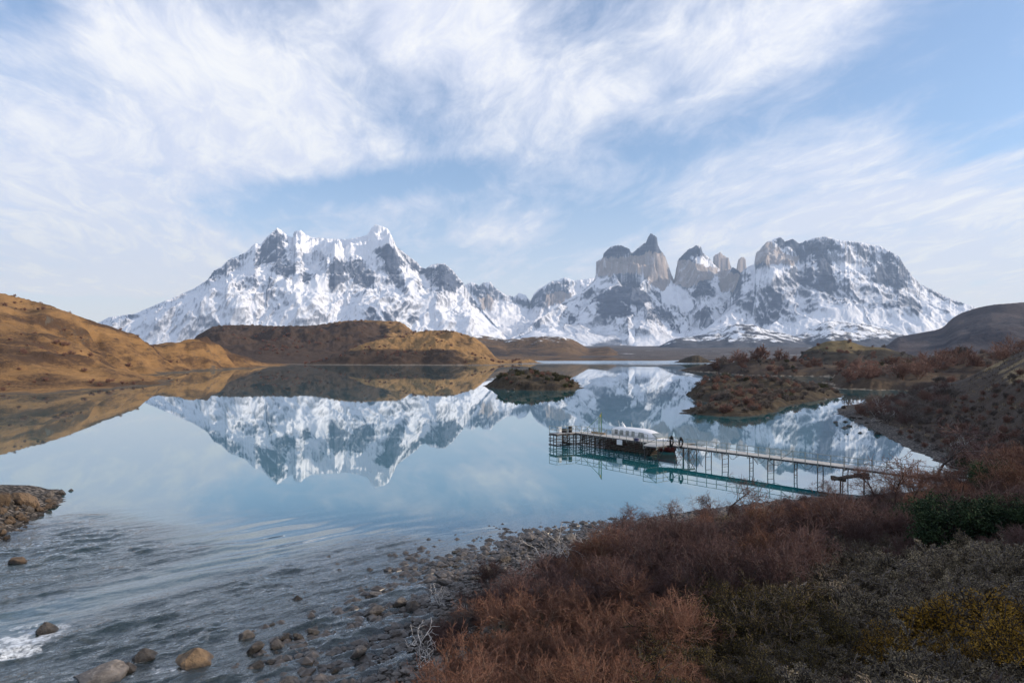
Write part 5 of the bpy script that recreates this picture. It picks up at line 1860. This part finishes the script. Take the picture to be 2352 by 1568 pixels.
# bare trees: trunk and twiggy crown
def bare_tree(seed, h, tm, maxl=3):
    rg = random.Random(seed)
    sg = []
    lean = R(rg.uniform(4, 16))
    a = rg.uniform(0, 6.3)
    sp = dict(SP_TREE)
    grow(rg, sg, Vector((0, 0, -.1)), Vector((math.cos(a) * math.sin(lean), math.sin(a) * math.sin(lean), math.cos(lean))), h * .95, .022 * h, 0, maxl, sp)
    sg = settle(sg, h)
    root = empty('bare_tree')
    tr = [s for s in sg if s[4] < .01]
    cr = [s for s in sg if s[4] >= .01]
    obj('trunk', tubes('trunk', tr, M['bark'], 7), root)
    obj('crown', tubes('crown', cr, M[tm]), root)
    return root


tp = {}


def place_tree(key, seed, h, tm, x, y, z, sc, label, group=None):
    if key not in tp:
        tp[key] = r = bare_tree(seed, h, tm)
        r.location = (x, y, z)
        r.scale = (sc * 1.2, sc * 1.2, sc)
    else:
        r = dup(tp[key], (x, y, z), vr.uniform(0, 6.3), (sc * 1.2, sc * 1.2, sc))
    return tag(r, label, 'tree', group)


for i, (px, py, hp, lb) in enumerate(((1425, 1235, 76, 'small bare tree with a forked dark top at the left end of the thicket'), (1545, 1210, 62, 'small spreading bare tree on the shore below the jetty'),
                                       (1668, 1188, 92, 'taller bare tree rising in front of the walkway reflection'), (1640, 1190, 56, 'low twisted bare tree beside the taller one below the walkway'),
                                       (1900, 1160, 62, 'grey bare tree by the shore under the walkway'), (2052, 1170, 120, 'reddish bare tree at the foot of the walkway'),
                                       (2145, 1112, 140, 'tallest reddish tree, leaning, above the landward end of the walkway'), (2010, 1140, 70, 'small dark bare tree at the waterside by the slipway beams'),
                                       (2230, 1130, 90, 'bare reddish tree right of the walkway end'), (2310, 1160, 130, 'broad bare tree near the right edge'), (2350, 1080, 90, 'bare tree cut by the right edge'),
                                       (2095, 1150, 80, 'small bare tree in front of the tallest leaning one'), (1490, 1222, 50, 'spindly bare sapling between the two shore trees'))):
    x, y, z = on_ground(px, py)
    h = hp / F * y
    place_tree(i % 4, 410 + i % 4, 3.0, ('tw_plum', 'tw_red', 'tw_plum', 'tw_red')[i % 4], x, y, z, h / 3.0, lb)
Z_RIGHT = [(1960, 1180), (2050, 1105), (2150, 1075), (2500, 1040), (2500, 1290), (2000, 1280)]
scatter(Z_RIGHT, 42, 1.6, lambda x, y, z, g: put_shrub(x, y, z, g.uniform(1.0, 2.3), 'tw_plum' if g.random() < .7 else 'tw_rust', 'dark reddish shrub on the slope around the walkway end', 'reddish shrubs around the walkway end'), 8)
Z_BANK = [(1958, 955), (2000, 925), (2100, 902), (2180, 898), (2190, 925), (2130, 960), (2060, 985), (2010, 980)]
scatter(Z_BANK, 60, 2.8, lambda x, y, z, g: put_shrub(x, y, z, g.uniform(1.0, 2.6), g.choice(['mtw_plum', 'mtw_red', 'mtw_grey']), 'bare brown shrub on the right bank beyond the jetty', 'brown shrubs on the right bank beyond the jetty'), 9, dmin=4)

# bleached dead wood
for i, (px, py, sc, tl, lb) in enumerate(((1077, 1448, .95, 70, 'bleached dead branch tangle lying on the low bushes'), (968, 1520, 1.0, 25, 'upright grey snag on the gravel at the bush edge'),
                                           (1275, 1320, 1.7, 45, 'pale twisted dead branches at the left of the plum thicket'), (2032, 945, 2.0, 45, 'silver dead snag on the right bank by the black rocks'),
                                           (2035, 968, 1.9, 65, 'fallen silver snag nearest the water on the right bank'), (2200, 1040, 1.7, 60, 'pale fallen branches on the dark slope at the right'),
                                           (2100, 895, 3.0, 70, 'thick curved dead trunk behind the sandy cove'), (1010, 1395, .7, 50, 'small pale dead branch at the water edge beside the boulders'))):
    x, y, z = on_ground(px, py)
    rg = random.Random(500 + i)
    sg = []
    for k in range(3):
        a = rg.uniform(0, 6.3)
        t_ = R(tl + rg.uniform(-12, 12))
        grow(rg, sg, Vector((0, 0, .02)), Vector((math.cos(a) * math.sin(t_), math.sin(a) * math.sin(t_), math.cos(t_))), 1.3 * sc, .026 * sc, 0, 2, dict(SP_DEAD, rmin=.009 * max(1, sc * .8)))
    o = obj('dead_branch', tubes('dead_branch', sg, M['dead'], 5))
    o.location = (x, y, z + .05)
    tag(o, lb, 'dead wood')


# shrubs on the flats, islets and hills: smaller in the picture, same kinds
def hill_scatter(lu, n, spanx, spany, fn, seed, mind, zmin=.35, clump=0):
    rg = random.Random(seed)
    got, t = [], 0
    while len(got) < n and t < n * 60:
        t += 1
        px, Y = rg.uniform(*spanx), rg.uniform(*spany)
        x, y = W(px, Y)
        z = sample(lu, x, y)
        if z < zmin or (clump and float(fbm(np.array([x / clump]), np.array([y / clump]), 3, .5, 55)[0]) < .12): continue
        m_ = mind * rg.uniform(.6, 1.2)
        if any((x - a) ** 2 + (y - b) ** 2 < m_ * m_ for a, b in got): continue
        got.append((x, y))
        fn(x, y, z - .08, rg, px)


def far_tree(x, y, z, g, px):
    o = put_shrub(x, y, z, (g.uniform(3.0, 6.5) if px < 1910 else g.uniform(2.6, 5.5)) * (.7 if y < 280 else 1), 'ftw_red' if g.random() < .8 else 'ftw_grey', None, None)
    o.name = 'bare_tree'
    where = ('on the low point reaching into the lake' if px < 1910 and y > 380 else 'behind the sandy cove' if y < 340 else 'at the foot of the heath dome')
    tag(o, 'russet leafless tree ' + where, 'tree', 'russet trees ' + where)


hill_scatter(FLAT_LU, 34, (1635, 1905), (430, 590), far_tree, 21, 5.0)
hill_scatter(FLAT_LU, 62, (1905, 2420), (225, 620), far_tree, 22, 5.0)
hill_scatter(FLAT_LU, 300, (1600, 2420), (235, 620), lambda x, y, z, g, px: far_shrub(x, y, z, g.uniform(1.2, 2.6), 'tw_red' if g.random() < .55 else 'tw_grey'), 27, 2.6)
hill_scatter(ISLE2_LU, 260, (1575, 1940), (146, 285), lambda x, y, z, g, px: far_shrub(x, y, z, g.uniform(.6, 1.9), g.choice(['tw_red', 'tw_grey', 'tw_grey'])), 23, 1.3)
hill_scatter(ISLE_LU, 50, (1120, 1335), (252, 325), lambda x, y, z, g, px: far_shrub(x, y, z, g.uniform(.8, 1.6), g.choice(['tw_red', 'tw_grey'])), 24, 1.6)
hill_scatter(LEFT_LU, 110, (-20, 560), (232, 600), lambda x, y, z, g, px: far_shrub(x, y, z, g.uniform(.6, 1.9) * (1 if g.random() < .8 else 1.5), 'tw_red'), 25, 2.2, clump=38)
hill_scatter(DOME_LU, 90, (1830, 2300), (500, 720), lambda x, y, z, g, px: far_shrub(x, y, z, g.uniform(1.6, 3.6), 'tw_grey' if g.random() < .5 else 'tw_red'), 26, 5)
for i, (px, Y, hp, lb) in enumerate(((1993, 268, 46, 'tall dark russet tree standing at the sandy cove'), (2072, 272, 46, 'broad russet tree right of the tall one at the sandy cove'),
                                      (2110, 266, 44, 'lower russet tree beside the broad one behind the cove'), (2150, 280, 50, 'bushy russet tree below the tan slope'),
                                      (2200, 300, 42, 'russet tree in front of the dark hill at the right'), (2290, 310, 44, 'tall russet tree above the tan slope near the right edge'),
                                      (2338, 320, 48, 'russet tree at the right edge above the tan slope'), (1700, 505, 28, 'rounded russet tree on the low point in the lake'),
                                      (1745, 500, 32, 'tallest rounded russet tree on the low point in the lake'), (1790, 490, 27, 'wide russet tree at the root of the low point'))):
    x, y = W(px, Y)
    o = put_shrub(x, y, sample(FLAT_LU, x, y) - .1, hp / F * Y, 'mtw_red' if i < 7 else 'ftw_red', None, None)
    o.name = 'bare_tree'
    tag(o, lb, 'tree')
Z_SLOPE = [(2060, 1000), (2190, 930), (2370, 850), (2370, 1050), (2200, 1065)]
scatter(Z_SLOPE, 150, 1.6, lambda x, y, z, g: far_shrub(x, y, z - .05, g.uniform(.35, 1.1), 'tw_grey' if g.random() < .6 else 'tw_red'), 61, tries=3000)
hill_scatter(H3_LU, 130, (500, 960), (1150, 1600), lambda x, y, z, g, px: far_shrub(x, y, z, g.uniform(2.5, 5), 'tw_red'), 62, 8, clump=120)
hill_scatter(H2_LU, 110, (700, 1200), (930, 1150), lambda x, y, z, g, px: far_shrub(x, y, z, g.uniform(1.8, 4), 'tw_red'), 63, 6, clump=90)
L0 = list(FARV.items())
Vs = np.concatenate([v_ for k_, L in L0 for v_ in L[0]])
Fs, off, fm = [], 0, []
for i, (k_, L) in enumerate(L0):
    f_ = np.concatenate(L[1])
    Fs.append(f_ + off)
    fm.append(np.full(len(f_), i))
    off += L[3]
tag(obj('distant_scrub', mesh_np('distant_scrub', Vs, np.concatenate(Fs), [M[k_] for k_, L in L0], True, {'tip': np.concatenate([t_ for k_, L in L0 for t_ in L[2]])}, np.concatenate(fm))),
    'low bare scrub dotting the far bank, the islets and the left hill', 'scrub', None, 'stuff')
for lu, n, sx_, sy_, sd, lb, gp in ((ISLE_LU, 34, (1150, 1330), (255, 322), 31, 'mossy green bush on the small oval islet', 'green bushes on the oval islet'),
                                    (ISLE2_LU, 16, (1650, 1935), (170, 280), 32, 'yellow-green bush on the rocky islet off the right bank', 'green bushes on the rocky islet'),
                                    (FLAT_LU, 26, (1780, 2250), (262, 480), 33, 'olive bush on the heath flats of the far right bank', 'olive bushes on the heath flats')):
    hill_scatter(lu, n, sx_, sy_, lambda x, y, z, g, px: place_leafy(('isle', g.randrange(2)), lambda: leafy('leafy_shrub', 390 + len(proto_used), 1.6, 10, 70, 'lf_isle', .10, 3, '', spec=SP_FAR), x, y, z, g.uniform(.7, 1.3), lb, gp), sd, 2.2)


# ground cover: grass and heath tufts nobody could count, one sheet
def mat_cover():
    m, t, bs, out = new_mat('heath_tufts')
    tn = t.attr('tone')
    c = t.mix(t.ramp(tn, .0, .5, smooth=False), (.20, .18, .14), (.34, .26, .155))
    c = t.mix(t.ramp(tn, .45, .9, smooth=False), c, (.055, .038, .026))
    n = t.noise(t.pos(), 1.2, 3)
    t.put(bs.inputs['Base Color'], t.v('SCALE', c, scale=t.ramp(n, .3, .7, .6, 1.25)))
    bs.inputs['Roughness'].default_value = .9
    bs.inputs['Specular IOR Level'].default_value = .1
    return m


M['cover'] = mat_cover()


def tufts(n_try, ylo, yhi, hmul, nb, seed, cap):
    rs_ = np.random.RandomState(seed)
    y = ylo + (yhi - ylo) * rs_.rand(n_try)
    x = (rs_.rand(n_try) * 2400 - 40 + 0 - CX) / F * y * 1.15
    z, d, d2 = ground_z(x, y)
    tone = np.clip(.5 + .9 * fbm(x / 5, y / 5, 4, .55, 95) + rs_.normal(size=n_try) * .12, 0, 1)
    px, py = CX + x / y * F, HY - (z - CAMZ) / y * F
    tone = np.where(poly_sd(px, py, Z_SAGE) > 0, tone * .75, np.clip(tone + .3, 0, 1))
    ok = (d > 4.0) & (np.abs(x) < 170)
    pale = np.maximum(sstep(60, 20, np.hypot((px - 1760) * .55, (py - 1470) * 1.1)), sstep(120, 40, np.hypot((px - 1900) * .5, (py - 1580) * 1.0)))
    tone = tone * (1 - pale) + .28 * pale
    i = np.nonzero(ok)[0][:cap]
    x, y, z, tone = x[i], y[i], z[i], tone[i]
    n = len(x)
    h = hmul * rs_.uniform(.6, 1.5, (n, 1)) * np.ones((1, nb)) * rs_.uniform(.6, 1.2, (n, nb))
    a = rs_.rand(n, nb) * 6.283
    lean = rs_.uniform(.2, 1.1, (n, nb))
    bx = x[:, None] + rs_.normal(size=(n, nb)) * hmul * .5
    by = y[:, None] + rs_.normal(size=(n, nb)) * hmul * .5
    bz = np.repeat(z[:, None], nb, 1) - .03
    w_ = .016 * hmul / .22 * rs_.uniform(.6, 1.4, (n, nb))
    ex, ey, ez = bx + np.cos(a) * h * lean * .8, by + np.sin(a) * h * lean * .8, bz + h
    sx_, sy_ = -np.sin(a) * w_, np.cos(a) * w_
    V = np.stack([np.stack([bx - sx_, by - sy_, bz], -1), np.stack([bx + sx_, by + sy_, bz], -1), np.stack([ex, ey, ez], -1)], 2).reshape(-1, 3)
    return V, np.repeat(tone, nb * 3)


A = [tufts(16000, 7, 34, .20, 14, 1, 9000), tufts(16000, 30, 75, .30, 9, 2, 8000), tufts(9000, 75, 150, .42, 7, 3, 5000)]
V = np.concatenate([a[0] for a in A])
tag(obj('ground_cover', mesh_np('ground_cover', V, np.arange(len(V)).reshape(-1, 3), [M['cover']], False, {'tone': np.concatenate([a[1] for a in A])})),
    'grass and heath tufts covering the foreground hillside', 'ground cover', None, 'stuff')

# ------------------------------------------------------------------ the air
mb = MB()
mb.box((500, 9300, 1625), (38000, 24600, 3290))
hz = bpy.data.materials.new('haze_air')
hz.use_nodes = True
t = NT(hz.node_tree)
out = t.node('ShaderNodeOutputMaterial')
pv = t.node('ShaderNodeVolumePrincipled')
pv.inputs['Color'].default_value = (.52, .71, 1.0, 1)
pv.inputs['Density'].default_value = HAZE
pv.inputs['Anisotropy'].default_value = .1
t.t.links.new(pv.outputs[0], out.inputs['Volume'])
o = tag(mb.build('haze', hz), 'pale blue air between the lake and the mountains', 'haze', None, 'stuff')
o.visible_shadow = True
